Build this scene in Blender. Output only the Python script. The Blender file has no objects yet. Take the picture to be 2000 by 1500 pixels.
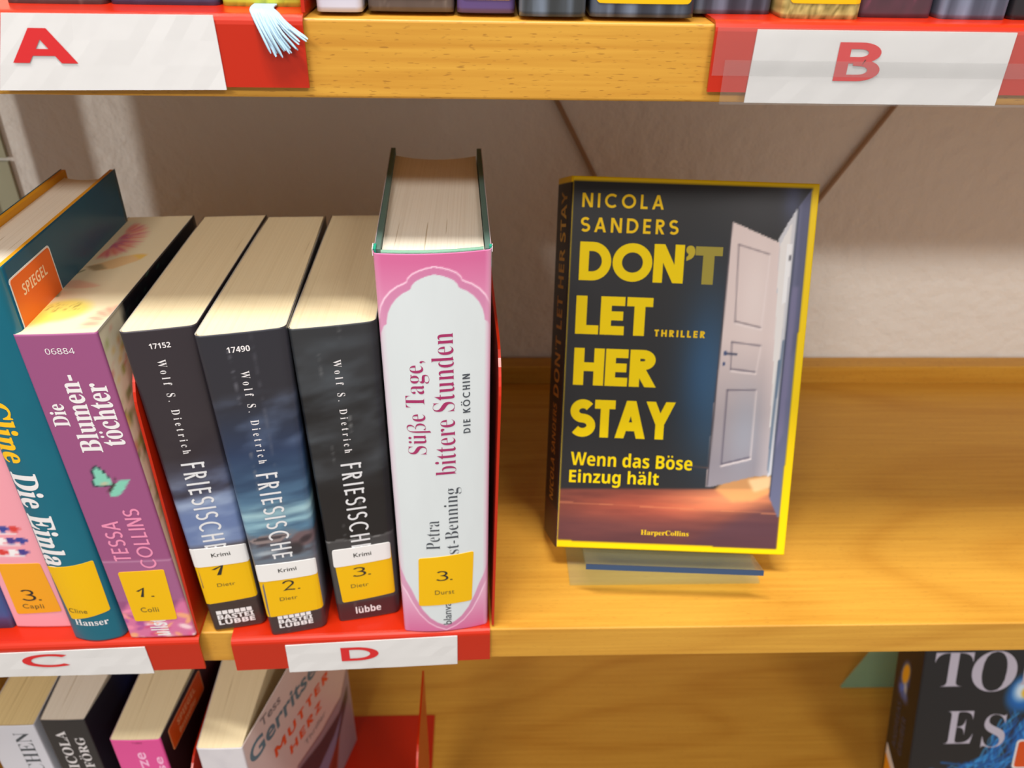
import bpy, math, random
import numpy as np
from mathutils import Matrix, Vector

C = bpy.context.scene.collection
SC = bpy.context.scene
RAD = math.radians

# ------------------------------------------------------------------ camera
cam_d = bpy.data.cameras.new('camera')
cam = bpy.data.objects.new('camera', cam_d); C.objects.link(cam)
yaw, pit, rol = RAD(2.4319), RAD(32.3652), RAD(-1.2239)
fwd = Vector((math.sin(yaw)*math.cos(pit), math.cos(yaw)*math.cos(pit), -math.sin(pit)))
rgt = Vector((math.cos(yaw), -math.sin(yaw), 0)); dwn = fwd.cross(rgt)
r2 = math.cos(rol)*rgt + math.sin(rol)*dwn
d2 = -math.sin(rol)*rgt + math.cos(rol)*dwn
mw = Matrix((r2, -d2, -fwd)).transposed().to_4x4()
mw.translation = Vector((0, -.3006, .3445))
cam.matrix_world = mw
cam_d.sensor_width = 36; cam_d.lens = 36*1616.177/2000
cam_d.clip_start = .01; cam_d.clip_end = 50
cam_d.dof.use_dof = True; cam_d.dof.focus_distance = .325; cam_d.dof.aperture_fstop = 13.0
SC.camera = cam

# ------------------------------------------------------------------ light
SC.view_settings.view_transform = 'Standard'; SC.view_settings.look = 'None'
SC.view_settings.gamma = 1; SC.view_settings.use_curve_mapping = False
SC.view_settings.exposure = -.08
world = bpy.data.worlds.new('world'); SC.world = world; world.use_nodes = True
bg = world.node_tree.nodes['Background']
bg.inputs[0].default_value = (1.0, .97, .95, 1); bg.inputs[1].default_value = .47

def area(name, loc, target, sx, sy, power, col, rot=None):
    l = bpy.data.lights.new(name, 'AREA'); l.shape = 'RECTANGLE'; l.size = sx; l.size_y = sy
    l.energy = power; l.color = col
    o = bpy.data.objects.new(name, l); C.objects.link(o); o.location = loc
    d = Vector(target) - Vector(loc)
    o.rotation_euler = d.to_track_quat('-Z', 'X' if rot else 'Y').to_euler()
    return o
# ceiling tubes: one almost overhead in front of the bookcase, two further back in the room
area('ceiling_tube_near', (-.15, -.41, 1.85), (0, 0, .1), 1.2, .05, 49, (1, .96, .89))
area('ceiling_tube_left', (-.75, -1.72, 1.44), (0, .05, .1), .75, .06, 19, (1, .97, .92))
area('ceiling_tube_right', (.95, -1.80, 1.46), (0, .05, .1), .6, .06, 14.5, (1, .97, .92))
sp = bpy.data.lights.new('wall_band_spot', 'SPOT'); sp.energy = 40; sp.color = (1, .97, .92)  # spot added at the left to throw the bright bands onto the wall
sp.spot_size = RAD(9); sp.spot_blend = .1; sp.shadow_soft_size = .04
spo = bpy.data.objects.new('wall_band_spot', sp); C.objects.link(spo)
spo.location = (-1.5, -.9, .33)
spo.rotation_euler = (Vector((-.27, .26, .165)) - spo.location).to_track_quat('-Z', 'Y').to_euler()

# ------------------------------------------------------------------ materials
def lin(c):
    c = np.asarray(c, float)
    if c.max() > 1.001: c = c/255.
    return np.where(c <= .04045, c/12.92, ((c+.055)/1.055)**2.4)
def rgba(c): return tuple(lin(c)) + (1,)
MATS = {}
def mat(name, col, rough=.5, spec=.5, coat=0., bump=None, metallic=0):
    if name in MATS: return MATS[name]
    m = bpy.data.materials.new(name); m.use_nodes = True; MATS[name] = m
    p = m.node_tree.nodes['Principled BSDF']
    p.inputs['Base Color'].default_value = rgba(col); p.inputs['Roughness'].default_value = rough
    p.inputs['Specular IOR Level'].default_value = spec; p.inputs['Coat Weight'].default_value = coat
    p.inputs['Coat Roughness'].default_value = .12; p.inputs['Metallic'].default_value = metallic
    if bump:
        nt = m.node_tree; N = nt.nodes; L = nt.links
        tc = N.new('ShaderNodeTexCoord'); n = N.new('ShaderNodeTexNoise'); b = N.new('ShaderNodeBump')
        n.inputs['Scale'].default_value = bump[0]; n.inputs['Detail'].default_value = 4
        b.inputs['Strength'].default_value = bump[1]; b.inputs['Distance'].default_value = bump[2]
        L.new(tc.outputs['Object'], n.inputs['Vector']); L.new(n.outputs['Fac'], b.inputs['Height'])
        L.new(b.outputs['Normal'], p.inputs['Normal'])
    return m
def mat_print(name, rough=.38, coat=.0, spec=.45):
    """printed paper or laminated card: colour comes from the print stored on the mesh"""
    if name in MATS: return MATS[name]
    m = mat(name, (.5, .5, .5), rough, spec, coat)
    nt = m.node_tree; a = nt.nodes.new('ShaderNodeVertexColor'); a.layer_name = 'Print'
    nt.links.new(a.outputs['Color'], nt.nodes['Principled BSDF'].inputs['Base Color'])
    return m
def mat_wood(name, c1, c2, c3, seed=0., fleck=.62, fig=.5):
    if name in MATS: return MATS[name]
    m = mat(name, c1, .42, .4); nt = m.node_tree; N = nt.nodes; L = nt.links; p = N['Principled BSDF']
    tc = N.new('ShaderNodeTexCoord')
    def noise(sc, scale, det, off=0., dist=0.):
        mp = N.new('ShaderNodeMapping'); mp.inputs['Scale'].default_value = sc
        mp.inputs['Location'].default_value = (seed+off, seed*.7, off)
        n = N.new('ShaderNodeTexNoise'); n.inputs['Scale'].default_value = scale
        n.inputs['Detail'].default_value = det; n.inputs['Distortion'].default_value = dist
        L.new(tc.outputs['Object'], mp.inputs['Vector']); L.new(mp.outputs['Vector'], n.inputs['Vector'])
        return n
    def ramp(fac, a, b, ca, cb):
        r = N.new('ShaderNodeValToRGB'); r.color_ramp.elements[0].position = a; r.color_ramp.elements[1].position = b
        r.color_ramp.elements[0].color = ca; r.color_ramp.elements[1].color = cb
        L.new(fac, r.inputs['Fac']); return r
    def mix(fac, A, B, blend='MIX'):
        x = N.new('ShaderNodeMixRGB'); x.blend_type = blend
        if isinstance(fac, float): x.inputs[0].default_value = fac
        else: L.new(fac, x.inputs[0])
        L.new(A, x.inputs[1]); L.new(B, x.inputs[2]); return x
    # broad cathedral figure: contour lines of a stretched noise
    big = noise((1.5, 8, 8), 1.0, 1.2, 1.3, .2)
    mul = N.new('ShaderNodeMath'); mul.operation = 'MULTIPLY'; mul.inputs[1].default_value = 11
    L.new(big.outputs['Fac'], mul.inputs[0])
    fr = N.new('ShaderNodeMath'); fr.operation = 'FRACT'; L.new(mul.outputs[0], fr.inputs[0])
    r1 = ramp(fr.outputs[0], 0., 1., rgba(c2), rgba(c1))
    r1.color_ramp.elements.new(.22).color = rgba(c1)
    r1.color_ramp.elements[-1].color = rgba(c2); r1.color_ramp.elements.new(.75).color = rgba(c1)
    fine = noise((12, 400, 400), 1.0, 3, 2.1)
    r2_ = ramp(fine.outputs['Fac'], .3, .7, rgba(c2), rgba(c1))
    x1 = mix(1-fig, r1.outputs['Color'], r2_.outputs['Color'])
    fl = noise((230, 1800, 1800), 1.0, 1, 5.2)
    r3 = ramp(fl.outputs['Fac'], .645, .70, (0, 0, 0, 1), (1, 1, 1, 1))
    sm = N.new('ShaderNodeMath'); sm.operation = 'MULTIPLY'; sm.inputs[1].default_value = fleck
    L.new(r3.outputs['Color'], sm.inputs[0])
    dk = N.new('ShaderNodeRGB'); dk.outputs[0].default_value = rgba(c3)
    x2 = mix(sm.outputs[0], x1.outputs['Color'], dk.outputs[0])
    L.new(x2.outputs['Color'], p.inputs['Base Color'])
    b = N.new('ShaderNodeBump'); b.inputs['Strength'].default_value = .12; b.inputs['Distance'].default_value = .0002
    L.new(fine.outputs['Fac'], b.inputs['Height']); L.new(b.outputs['Normal'], p.inputs['Normal'])
    return m
def mat_pages(name, c1, c2):
    if name in MATS: return MATS[name]
    m = mat(name, c1, .75, .2); nt = m.node_tree; N = nt.nodes; L = nt.links; p = N['Principled BSDF']
    tc = N.new('ShaderNodeTexCoord'); mp = N.new('ShaderNodeMapping'); mp.inputs['Scale'].default_value = (2600, 8, 8)
    n = N.new('ShaderNodeTexNoise'); n.inputs['Scale'].default_value = 1; n.inputs['Detail'].default_value = 2
    L.new(tc.outputs['Object'], mp.inputs['Vector']); L.new(mp.outputs['Vector'], n.inputs['Vector'])
    r = N.new('ShaderNodeValToRGB'); r.color_ramp.elements[0].position = .25; r.color_ramp.elements[1].position = .55
    r.color_ramp.elements[0].color = rgba(c2); r.color_ramp.elements[1].color = rgba(c1)
    L.new(n.outputs['Fac'], r.inputs['Fac'])
    mp2 = N.new('ShaderNodeMapping'); mp2.inputs['Scale'].default_value = (900, 14, 14)
    n2 = N.new('ShaderNodeTexNoise'); n2.inputs['Scale'].default_value = 1; n2.inputs['Detail'].default_value = 0
    L.new(tc.outputs['Object'], mp2.inputs['Vector']); L.new(mp2.outputs['Vector'], n2.inputs['Vector'])
    r2 = N.new('ShaderNodeValToRGB'); r2.color_ramp.elements[0].position = .80; r2.color_ramp.elements[1].position = .815
    r2.color_ramp.elements[0].color = (1, 1, 1, 1); r2.color_ramp.elements[1].color = (.62, .55, .45, 1)
    L.new(n2.outputs['Fac'], r2.inputs['Fac'])
    mx = N.new('ShaderNodeMixRGB'); mx.blend_type = 'MULTIPLY'; mx.inputs[0].default_value = 1
    L.new(r.outputs['Color'], mx.inputs[1]); L.new(r2.outputs['Color'], mx.inputs[2])
    L.new(mx.outputs['Color'], p.inputs['Base Color'])
    b = N.new('ShaderNodeBump'); b.inputs['Strength'].default_value = .25; b.inputs['Distance'].default_value = .0002
    L.new(n.outputs['Fac'], b.inputs['Height']); L.new(b.outputs['Normal'], p.inputs['Normal'])
    return m
def mat_clear(name, tint, alpha, rough=.12):
    """thin clear plastic: mostly see-through with a gloss"""
    if name in MATS: return MATS[name]
    m = bpy.data.materials.new(name); m.use_nodes = True; MATS[name] = m
    nt = m.node_tree; N = nt.nodes; L = nt.links; N.remove(N['Principled BSDF'])
    t = N.new('ShaderNodeBsdfTransparent'); t.inputs[0].default_value = rgba(tint)
    g = N.new('ShaderNodeBsdfPrincipled'); g.inputs['Base Color'].default_value = rgba(tint)
    g.inputs['Roughness'].default_value = rough
    x = N.new('ShaderNodeMixShader'); x.inputs[0].default_value = alpha
    L.new(t.outputs[0], x.inputs[1]); L.new(g.outputs[0], x.inputs[2])
    L.new(x.outputs[0], N['Material Output'].inputs['Surface'])
    return m

WOOD = mat_wood('beech_board', (212, 158, 60), (190, 132, 42), (126, 78, 24), 0., .2, .42)
WOOD2 = mat_wood('beech_board_edge', (208, 155, 58), (192, 135, 44), (122, 74, 22), 3., .5, .0)
RED = mat('red_lacquer', (184, 35, 4), .34, .4, .15)
PAPER = mat('white_card', (216, 215, 216), .45, .4, .15, bump=(60, .15, .001))
INKRED = mat('red_print', (206, 34, 38), .5)
STICK = mat('yellow_label', (234, 182, 2), .4, .35, .05)
STICKO = mat('orange_yellow_label', (238, 160, 22), .32, .5, .2)
WHITE = mat('white_label', (232, 230, 230), .32, .5, .2)
INK = mat('black_print', (40, 38, 34), .5)
PENCIL = mat('grey_print', (92, 78, 40), .5)
WHT = mat('white_print', (232, 228, 230), .45)
PAGES = mat_pages('paper_edges', (236, 220, 182), (226, 208, 168))
PAGESW = mat_pages('pale_paper_edges', (236, 229, 214), (226, 217, 200))
TAPE = mat_clear('clear_tape', (250, 250, 250), .035, .2)
ACRYL = mat_clear('clear_acrylic', (243, 248, 241), .055, .08)
ACRYLE = mat('acrylic_edge', (50, 68, 96), .3)
PRINT = mat_print('cover_print', .34, .12)
PRINTM = mat_print('matt_print', .5, 0.)

# ------------------------------------------------------------------ mesh helpers
def link(name, verts, faces, m, parent=None, smooth=False, cols=None):
    me = bpy.data.meshes.new(name); me.from_pydata([tuple(v) for v in verts], [], [tuple(f) for f in faces]); me.update()
    if cols is not None:
        a = me.color_attributes.new('Print', 'FLOAT_COLOR', 'POINT')
        c = np.ones((len(verts), 4), np.float32); c[:, :3] = lin(np.clip(cols, 0, 1))
        a.data.foreach_set('color', c.ravel())
    if smooth: me.polygons.foreach_set('use_smooth', [True]*len(me.polygons))
    o = bpy.data.objects.new(name, me); C.objects.link(o)
    if m: me.materials.append(m)
    if parent: o.parent = parent
    return o
def tag(o, label=None, cat=None, group=None, kind=None):
    if label: o['label'] = label
    if cat: o['category'] = cat
    if group: o['group'] = group
    if kind: o['kind'] = kind
    return o
def thing(name, label, cat, M=None, group=None):
    o = bpy.data.objects.new(name, None); C.objects.link(o); o.empty_display_size = .02
    if M is not None: o.matrix_world = M
    return tag(o, label, cat, group)
def box(x0, y0, z0, x1, y1, z1, b=0.):
    """box with bevelled long (X direction) edges"""
    if b == 0:
        v = [(x, y, z) for x in (x0, x1) for y in (y0, y1) for z in (z0, z1)]
        f = [(0, 1, 3, 2), (4, 6, 7, 5), (0, 4, 5, 1), (2, 3, 7, 6), (0, 2, 6, 4), (1, 5, 7, 3)]
        return v, f
    pr = []
    for cy, cz, a0 in ((y1-b, z1-b, 0), (y0+b, z1-b, 90), (y0+b, z0+b, 180), (y1-b, z0+b, 270)):
        for k in range(4):
            a = RAD(a0+k*30); pr.append((cy+b*math.cos(a), cz+b*math.sin(a)))
    n = len(pr)
    v = [(x0, y, z) for y, z in pr] + [(x1, y, z) for y, z in pr]
    f = [(i, (i+1) % n, n+(i+1) % n, n+i) for i in range(n)] + [tuple(range(n))[::-1], tuple(range(n, 2*n))]
    return v, f
def strip(path, e0, e1, th, axis):
    """plate made from a 2D path (p,q) with thickness th to its left, extruded along the third axis"""
    P = np.array(path, float); n = len(P)
    d = np.gradient(P, axis=0); d /= np.linalg.norm(d, axis=1)[:, None]
    Q = P + np.stack([-d[:, 1], d[:, 0]], 1)*th
    ring = list(P) + list(Q[::-1]); k = len(ring)
    mk = {'X': lambda p, e: (e, p[0], p[1]), 'Y': lambda p, e: (p[0], e, p[1])}[axis]
    v = [mk(p, e0) for p in ring] + [mk(p, e1) for p in ring]
    f = [(i, (i+1) % k, k+(i+1) % k, k+i) for i in range(k)]
    for o in (0, k):
        for i in range(n-1): f.append((o+i, o+i+1, o+k-2-i, o+k-1-i))
    return v, f
def arc(cx, cy, r, a0, a1, n=6):
    return [(cx+r*math.cos(RAD(a0+(a1-a0)*i/n)), cy+r*math.sin(RAD(a0+(a1-a0)*i/n))) for i in range(n+1)]

# ------------------------------------------------------------------ printed artwork (flat print on paper)
def vnoise(X, Y, seed=0):
    xi = np.floor(X).astype(int); yi = np.floor(Y).astype(int); fx = X-xi; fy = Y-yi
    h = lambda a, b: np.modf(np.abs(np.sin(a*127.1+b*311.7+seed*74.7)*43758.5453))[0]
    fx = fx*fx*(3-2*fx); fy = fy*fy*(3-2*fy)
    return (h(xi, yi)*(1-fx)+h(xi+1, yi)*fx)*(1-fy)+(h(xi, yi+1)*(1-fx)+h(xi+1, yi+1)*fx)*fy
def fbm(X, Y, seed=0, o=4):
    s = 0; a = .5; t = 0
    for i in range(o):
        s = s+a*vnoise(X*2**i, Y*2**i, seed+i*7); t += a; a *= .5
    return s/t
class Art:
    def __init__(s, x0, x1, y0, y1, base, res=.5):
        s.x0, s.x1, s.y0, s.y1 = x0, x1, y0, y1
        s.nx = max(2, int((x1-x0)/res)+1); s.ny = max(2, int((y1-y0)/res)+1)
        s.X, s.Y = np.meshgrid(np.linspace(x0, x1, s.nx), np.linspace(y0, y1, s.ny))
        s.img = np.ones((s.ny, s.nx, 3))*np.array(base)/255.
    def put(s, a, col):
        a = np.clip(a, 0, 1)[..., None]; c = np.array(col, float)
        if c.ndim == 1: c = c/255.
        s.img = s.img*(1-a)+c*a; return s
    def poly(s, pts, col, a=1., soft=0):
        m = np.zeros_like(s.X, bool); n = len(pts)
        for i in range(n):
            (xa, ya), (xb, yb) = pts[i], pts[(i+1) % n]
            if ya == yb: continue
            c = ((ya > s.Y) != (yb > s.Y)) & (s.X < (xb-xa)*(s.Y-ya)/(yb-ya)+xa)
            m ^= c
        m = m.astype(float)
        for _ in range(soft):
            p = np.pad(m, 1, mode='edge'); m = (p[1:-1, 1:-1]*2+p[:-2, 1:-1]+p[2:, 1:-1]+p[1:-1, :-2]+p[1:-1, 2:])/6
        return s.put(m*a, col)
    def ell(s, cx, cy, rx, ry, col, a=1., rot=0, soft=.25):
        c, d = math.cos(RAD(rot)), math.sin(RAD(rot)); u = (s.X-cx)*c+(s.Y-cy)*d; v = -(s.X-cx)*d+(s.Y-cy)*c
        r = np.sqrt((u/rx)**2+(v/ry)**2)
        return s.put(np.clip((1-r)/soft, 0, 1)*a, col)
    def line(s, pts, w, col, a=1.):
        d = np.full(s.X.shape, 1e9)
        for (xa, ya), (xb, yb) in zip(pts[:-1], pts[1:]):
            L2 = (xb-xa)**2+(yb-ya)**2+1e-9; t = np.clip(((s.X-xa)*(xb-xa)+(s.Y-ya)*(yb-ya))/L2, 0, 1)
            d = np.minimum(d, np.hypot(s.X-xa-t*(xb-xa), s.Y-ya-t*(yb-ya)))
        return s.put(np.clip((w-d)/.5+.5, 0, 1)*a, col)
    def sample(s, x, y):
        u = np.clip((np.asarray(x)-s.x0)/(s.x1-s.x0)*(s.nx-1), 0, s.nx-1.001); v = np.clip((np.asarray(y)-s.y0)/(s.y1-s.y0)*(s.ny-1), 0, s.ny-1.001)
        i = u.astype(int); j = v.astype(int); fu = (u-i)[..., None]; fv = (v-j)[..., None]; I = s.img
        return (I[j, i]*(1-fu)+I[j, i+1]*fu)*(1-fv)+(I[j+1, i]*(1-fu)+I[j+1, i+1]*fu)*fv
def flat(c): return Art(-1, 1, 0, 1, c, 1)

# ------------------------------------------------------------------ lettering
def styled(s, kind):
    base = {'serif': (0x1D400, 0x1D41A, 0x1D7CE), 'sans': (0x1D5A0, 0x1D5BA, 0x1D7E2), 'bold': (0x1D5D4, 0x1D5EE, 0x1D7EC), 'slab': (0x1D670, 0x1D68A, 0x1D7F6)}.get(kind)
    if not base: return s
    out = ''
    for c in s:
        o = ord(c)
        if 'A' <= c <= 'Z': out += chr(base[0]+o-65)
        elif 'a' <= c <= 'z': out += chr(base[1]+o-97)
        elif '0' <= c <= '9': out += chr(base[2]+o-48)
        else: out += c
    return out
TC = {}
def font_mesh(body, offset, space):
    k = (body, offset, space)
    if k in TC: return TC[k]
    cu = bpy.data.curves.new('t', 'FONT'); cu.body = body; cu.offset = offset; cu.resolution_u = 4; cu.space_character = space
    o = bpy.data.objects.new('t', cu); C.objects.link(o)
    me = bpy.data.meshes.new_from_object(o.evaluated_get(bpy.context.evaluated_depsgraph_get()))
    v = np.array([tuple(x.co)[:2] for x in me.vertices]).reshape(-1, 2); f = [tuple(p.vertices) for p in me.polygons]
    bpy.data.objects.remove(o); bpy.data.curves.remove(cu); bpy.data.meshes.remove(me)
    TC[k] = (v, f); return v, f
UML = {'ä': 'a', 'ö': 'o', 'ü': 'u', 'Ö': 'O', 'Ü': 'U', 'Ä': 'A'}
def text2d(body, kind='plain', offset=0., space=1.):
    if kind in ('plain',): return font_mesh(body, offset, space)
    basic = ''.join(UML.get(c, c) for c in body)
    if kind == 'serif': basic_s = styled(basic, kind).replace('ß', chr(0x1D6C3))
    else: basic_s = styled(basic, kind)
    v, f = font_mesh(basic_s, offset, space); v = v.copy(); f = list(f)
    for i, c in enumerate(body):
        if c not in UML: continue
        a = font_mesh(basic_s[:i], offset, space)[0]; b = font_mesh(basic_s[:i+1], offset, space)[0]
        x0 = a[:, 0].max() if len(a) else 0.; x1 = b[:, 0].max(); cx = (x0+x1)/2+.02
        g = font_mesh(styled(UML[c], kind), offset, 1.)[0]; y = g[:, 1].max()+.14
        for dx in (-.11, .11):
            n = len(v); k = 10
            v = np.vstack([v, [(cx+dx+.058*math.cos(2*math.pi*j/k), y+.058*math.sin(2*math.pi*j/k)) for j in range(k)]])
            f.append(tuple(range(n, n+k)))
    return v, f
def EA(cx, cy, rx, ry, a0, a1, n=16): return [(cx+rx*math.cos(RAD(a0+(a1-a0)*i/n)), cy+ry*math.sin(RAD(a0+(a1-a0)*i/n))) for i in range(n+1)]
def glyph(c, t):
    """single-line capitals with cap height 1 and stroke width t; returns strokes and advance width"""
    h = t/2
    if c in 'OÖ':
        s = [EA(.5, .5, .5-h, .5-h, 0, 360, 32)]
        if c == 'Ö': s += [[(.3, 1.1), (.3, 1.1+t)], [(.7, 1.1), (.7, 1.1+t)]]
        return s, 1.
    if c == 'C': return [EA(.5, .5, .5-h, .5-h, 48, 312, 26)], .86
    if c == 'G': return [EA(.5, .5, .5-h, .5-h, 48, 345, 26), [(.55, .45), (1-h*.6, .45)]], 1.
    if c == 'D': return [[(h, 0), (h, 1)], [(h, 1-h), (.32, 1-h)]+EA(.32, .5, .48-h, .5-h, 90, -90, 18)+[(h, h)]], .8
    if c == 'N': return [[(h, 0), (h, 1)], [(.76-h, 0), (.76-h, 1)], [(h*.9, 1.05), (.76-h*.9, -.05)]], .76
    if c == 'I': return [[(h, 0), (h, 1)]], t
    if c == 'L': return [[(h, 0), (h, 1)], [(h, h), (.5, h)]], .5
    if c == 'E': return [[(h, 0), (h, 1)], [(h, h), (.52, h)], [(h, .5), (.49, .5)], [(h, 1-h), (.52, 1-h)]], .53
    if c == 'F': return [[(h, 0), (h, 1)], [(h, .5), (.47, .5)], [(h, 1-h), (.5, 1-h)]], .5
    if c == 'T': return [[(.28, 0), (.28, 1)], [(0, 1-h), (.56, 1-h)]], .56
    if c == 'H': return [[(h, 0), (h, 1)], [(.7-h, 0), (.7-h, 1)], [(h, .5), (.7-h, .5)]], .7
    if c == 'A':
        return [[(h*.95-.02, -.05), (.4, 1.02)], [(.8-h*.95+.02, -.05), (.4, 1.02)], [(.17, .28+h*.3), (.63, .28+h*.3)]], .8
    if c == 'Y': return [[(h*.9-.03, 1.05), (.37, .42)], [(.74-h*.9+.03, 1.05), (.37, .42)], [(.37, 0), (.37, .46)]], .74
    if c == 'M': return [[(h, 0), (h, 1)], [(.9-h, 0), (.9-h, 1)], [(h*.8, 1.06), (.45, .3)], [(.9-h*.8, 1.06), (.45, .3)]], .9
    if c == 'Z': return [[(0, 1-h), (.6, 1-h)], [(0, h), (.6, h)], [(.6-h*.9, .95), (h*.9, .05)]], .6
    if c == 'K': return [[(h, 0), (h, 1)], [(h, .42), (.62, 1.05)], [(.25, .58), (.66, -.05)]], .66
    if c == 'U': return [[(h, 1), (h, .33)]+EA(.34, .33, .34-h, .33-h, 180, 360, 16)+[(.68-h, .33), (.68-h, 1)]], .68
    if c in 'RB':
        top = [(h, 1-h), (.3, 1-h)]+EA(.3, .73, .29-h, .27-h, 90, -90, 14)+[(h, .46+h)]
        if c == 'R': return [[(h, 0), (h, 1)], top, [(.24, .48), (.6-h*.6, -.06)]], .62
        return [[(h, 0), (h, 1)], top, [(h, .46+h), (.32, .46+h)]+EA(.32, .24+h*.5, .3-h, .24-h*.5, 90, -90, 14)+[(h, h)]], .62
    if c == 'S':
        ry = (1-t)/4; rx = .27-h*.4
        return [EA(.29, 1-h-ry, rx, ry, 35, 270, 18)+EA(.29, h+ry, rx*1.06, ry, 90, -145, 18)[1:]], .58
    if c in "'’": return [[(h, 1), (h, .86), (h*.5, .7)]], t
    if c == '-': return [[(0, .4), (.3, .4)]], .3
    if c == '1': return [[(.0, .62), (.22, .95), (.1, 0.)]], .3
    if c == '2': return [EA(.25, .72, .22, .24, 170, -40, 12)+[(.05, .08), (.2, .12), (.52, .04)]], .55
    if c == '3': return [EA(.25, .74, .2, .22, 150, -80, 12)+EA(.24, .27, .24, .25, 85, -150, 14)], .5
    if c == '.': return [[(.0, .0), (.0, .1)]], .1
    return [], .35
def stroke_text(body, th=.2, xs=1., gap=.12, clip=True):
    V = []; F = []; x = 0; LY = []; ly = 0
    for c in body:
        st, w = glyph(c, th/xs if c in 'ILEFTHNDRBU' and xs != 1 else th)
        for pl in st:
            ly += 1
            P = np.array([(x+p[0]*xs, p[1]) for p in pl], float)
            P = P[np.concatenate([[True], np.linalg.norm(np.diff(P, axis=0), axis=1) > 1e-5])]
            n = len(P); D = np.diff(P, axis=0); D /= np.linalg.norm(D, axis=1)[:, None]+1e-12
            closed = np.linalg.norm(P[0]-P[-1]) < 1e-6
            Nn = np.stack([-D[:, 1], D[:, 0]], 1); off = []
            for i in range(n):
                a = Nn[i-1] if i > 0 else (Nn[-1] if closed else Nn[0]); b = Nn[i] if i < n-1 else (Nn[0] if closed else Nn[-1])
                m = a+b; m = m/(np.linalg.norm(m)+1e-9); off.append(m/max(.5, m@b)*th/2)
            off = np.array(off)
            for i in range(n-1):
                q = [P[i]-off[i], P[i+1]-off[i+1], P[i+1]+off[i+1], P[i]+off[i]]
                if clip and c not in "ÖÜ'’.123":
                    for lim, sg in ((0., 1), (1., -1)):
                        r = []
                        for k in range(len(q)):
                            A, B = q[k], q[(k+1) % len(q)]; da, db = (A[1]-lim)*sg, (B[1]-lim)*sg
                            if da >= 0: r.append(A)
                            if da*db < 0: r.append(A+(B-A)*da/(da-db))
                        q = r
                        if len(q) < 3: break
                if len(q) >= 3:
                    k0 = len(V); V += [tuple(z) for z in q]; LY += [ly % 7]*len(q); F.append(tuple(range(k0, k0+len(q))))
        x += w*xs+gap
    return np.array(V), F, LY
def place(vf, rect, rot, surf, off=.15, slope=0., bbox=None):
    v, f = vf[:2]; ly = vf[2] if len(vf) > 2 else [0]*len(v); s0, t0, s1, t1 = rect
    if bbox is None: lo, hi = v.min(0), v.max(0)
    else: lo, hi = np.array(bbox[:2]), np.array(bbox[2:])
    if bbox is not None and bbox[2] is None: lo, hi = np.array([v[:, 0].min(), bbox[1]]), np.array([v[:, 0].max(), bbox[3]])
    n = (v-lo)/(hi-lo); a, b = n[:, 0], n[:, 1]
    if getattr(surf, 'curv', False):
        tri = []
        for q in f:
            for i in range(1, len(q)-1): tri.append((tuple(n[q[0]]), tuple(n[q[i]]), tuple(n[q[i+1]]), ly[q[0]]))
        sc = ((s1-s0), (t1-t0)) if rot == 'h' else ((t1-t0), (s1-s0))
        out = []
        while tri:
            A_, B_, C_, l_ = tri.pop(); e = [math.hypot((p[0]-q[0])*sc[0], (p[1]-q[1])*sc[1]) for p, q in ((A_, B_), (B_, C_), (C_, A_))]
            k = e.index(max(e))
            if e[k] < 2.2: out.append((A_, B_, C_, l_)); continue
            if k == 1: A_, B_, C_ = B_, C_, A_
            elif k == 2: A_, B_, C_ = C_, A_, B_
            Mi = ((A_[0]+B_[0])/2, (A_[1]+B_[1])/2); tri += [(A_, Mi, C_, l_), (Mi, B_, C_, l_)]
        n = np.array([p for T in out for p in T[:3]]); ly = [T[3] for T in out for _ in range(3)]; f = [(3*i, 3*i+1, 3*i+2) for i in range(len(out))]; a, b = n[:, 0], n[:, 1]
    if rot == 'h': s, t = s0+a*(s1-s0), t0+b*(t1-t0)
    elif rot == 'up': s, t = s1-b*(s1-s0), t0+a*(t1-t0)
    else: s, t = s0+b*(s1-s0), t1-a*(t1-t0)
    t = t+slope*(s-s0)
    return [surf(x, y, off+l*.006) for x, y, l in zip(s, t, ly)], f
def write(parent, surf, name, body, rect, rot, m, kind='sans', off=.15, slope=0., th=.2, xs=1., gap=.12, offset=0., space=1., bbox=None):
    vf = stroke_text(body, th, xs, gap) if kind == 'stroke' else text2d(body, kind, offset, space)
    v, f = place(vf, rect, rot, surf, off, slope, bbox)
    return link(name, v, f, m, parent)
def sticker(parent, surf, name, corners, m, r=1.2, off=.2, n=10, label=None):
    """thin label following the surface; corners (mm) bottom-left, bottom-right, top-right, top-left"""
    bl, br, tr, tl = [np.array(c, float) for c in corners]
    w = np.linalg.norm(br-bl); us = sorted(set(list(np.linspace(0, 1, n+1)) + [r/w*k for k in (.15, .4, .7)] + [1-r/w*k for k in (.15, .4, .7)]))
    v = []; f = []
    for u in us:
        B = bl+(br-bl)*u; T = tl+(tr-tl)*u; d = min(u, 1-u)*w
        cut = r-math.sqrt(max(0, r*r-(r-d)**2)) if d < r else 0
        k = cut/np.linalg.norm(T-B)
        for q, o in ((B+(T-B)*k, 0.), (B+(T-B)*k, off), (T-(T-B)*k, off), (T-(T-B)*k, 0.)): v.append(surf(q[0], q[1], o))
    for i in range(len(us)-1):
        for k in range(3): f.append((i*4+k, i*4+4+k, i*4+5+k, i*4+1+k))
    o = link(name, v, f, m, parent)
    if label: o['label'] = label
    return o

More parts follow.
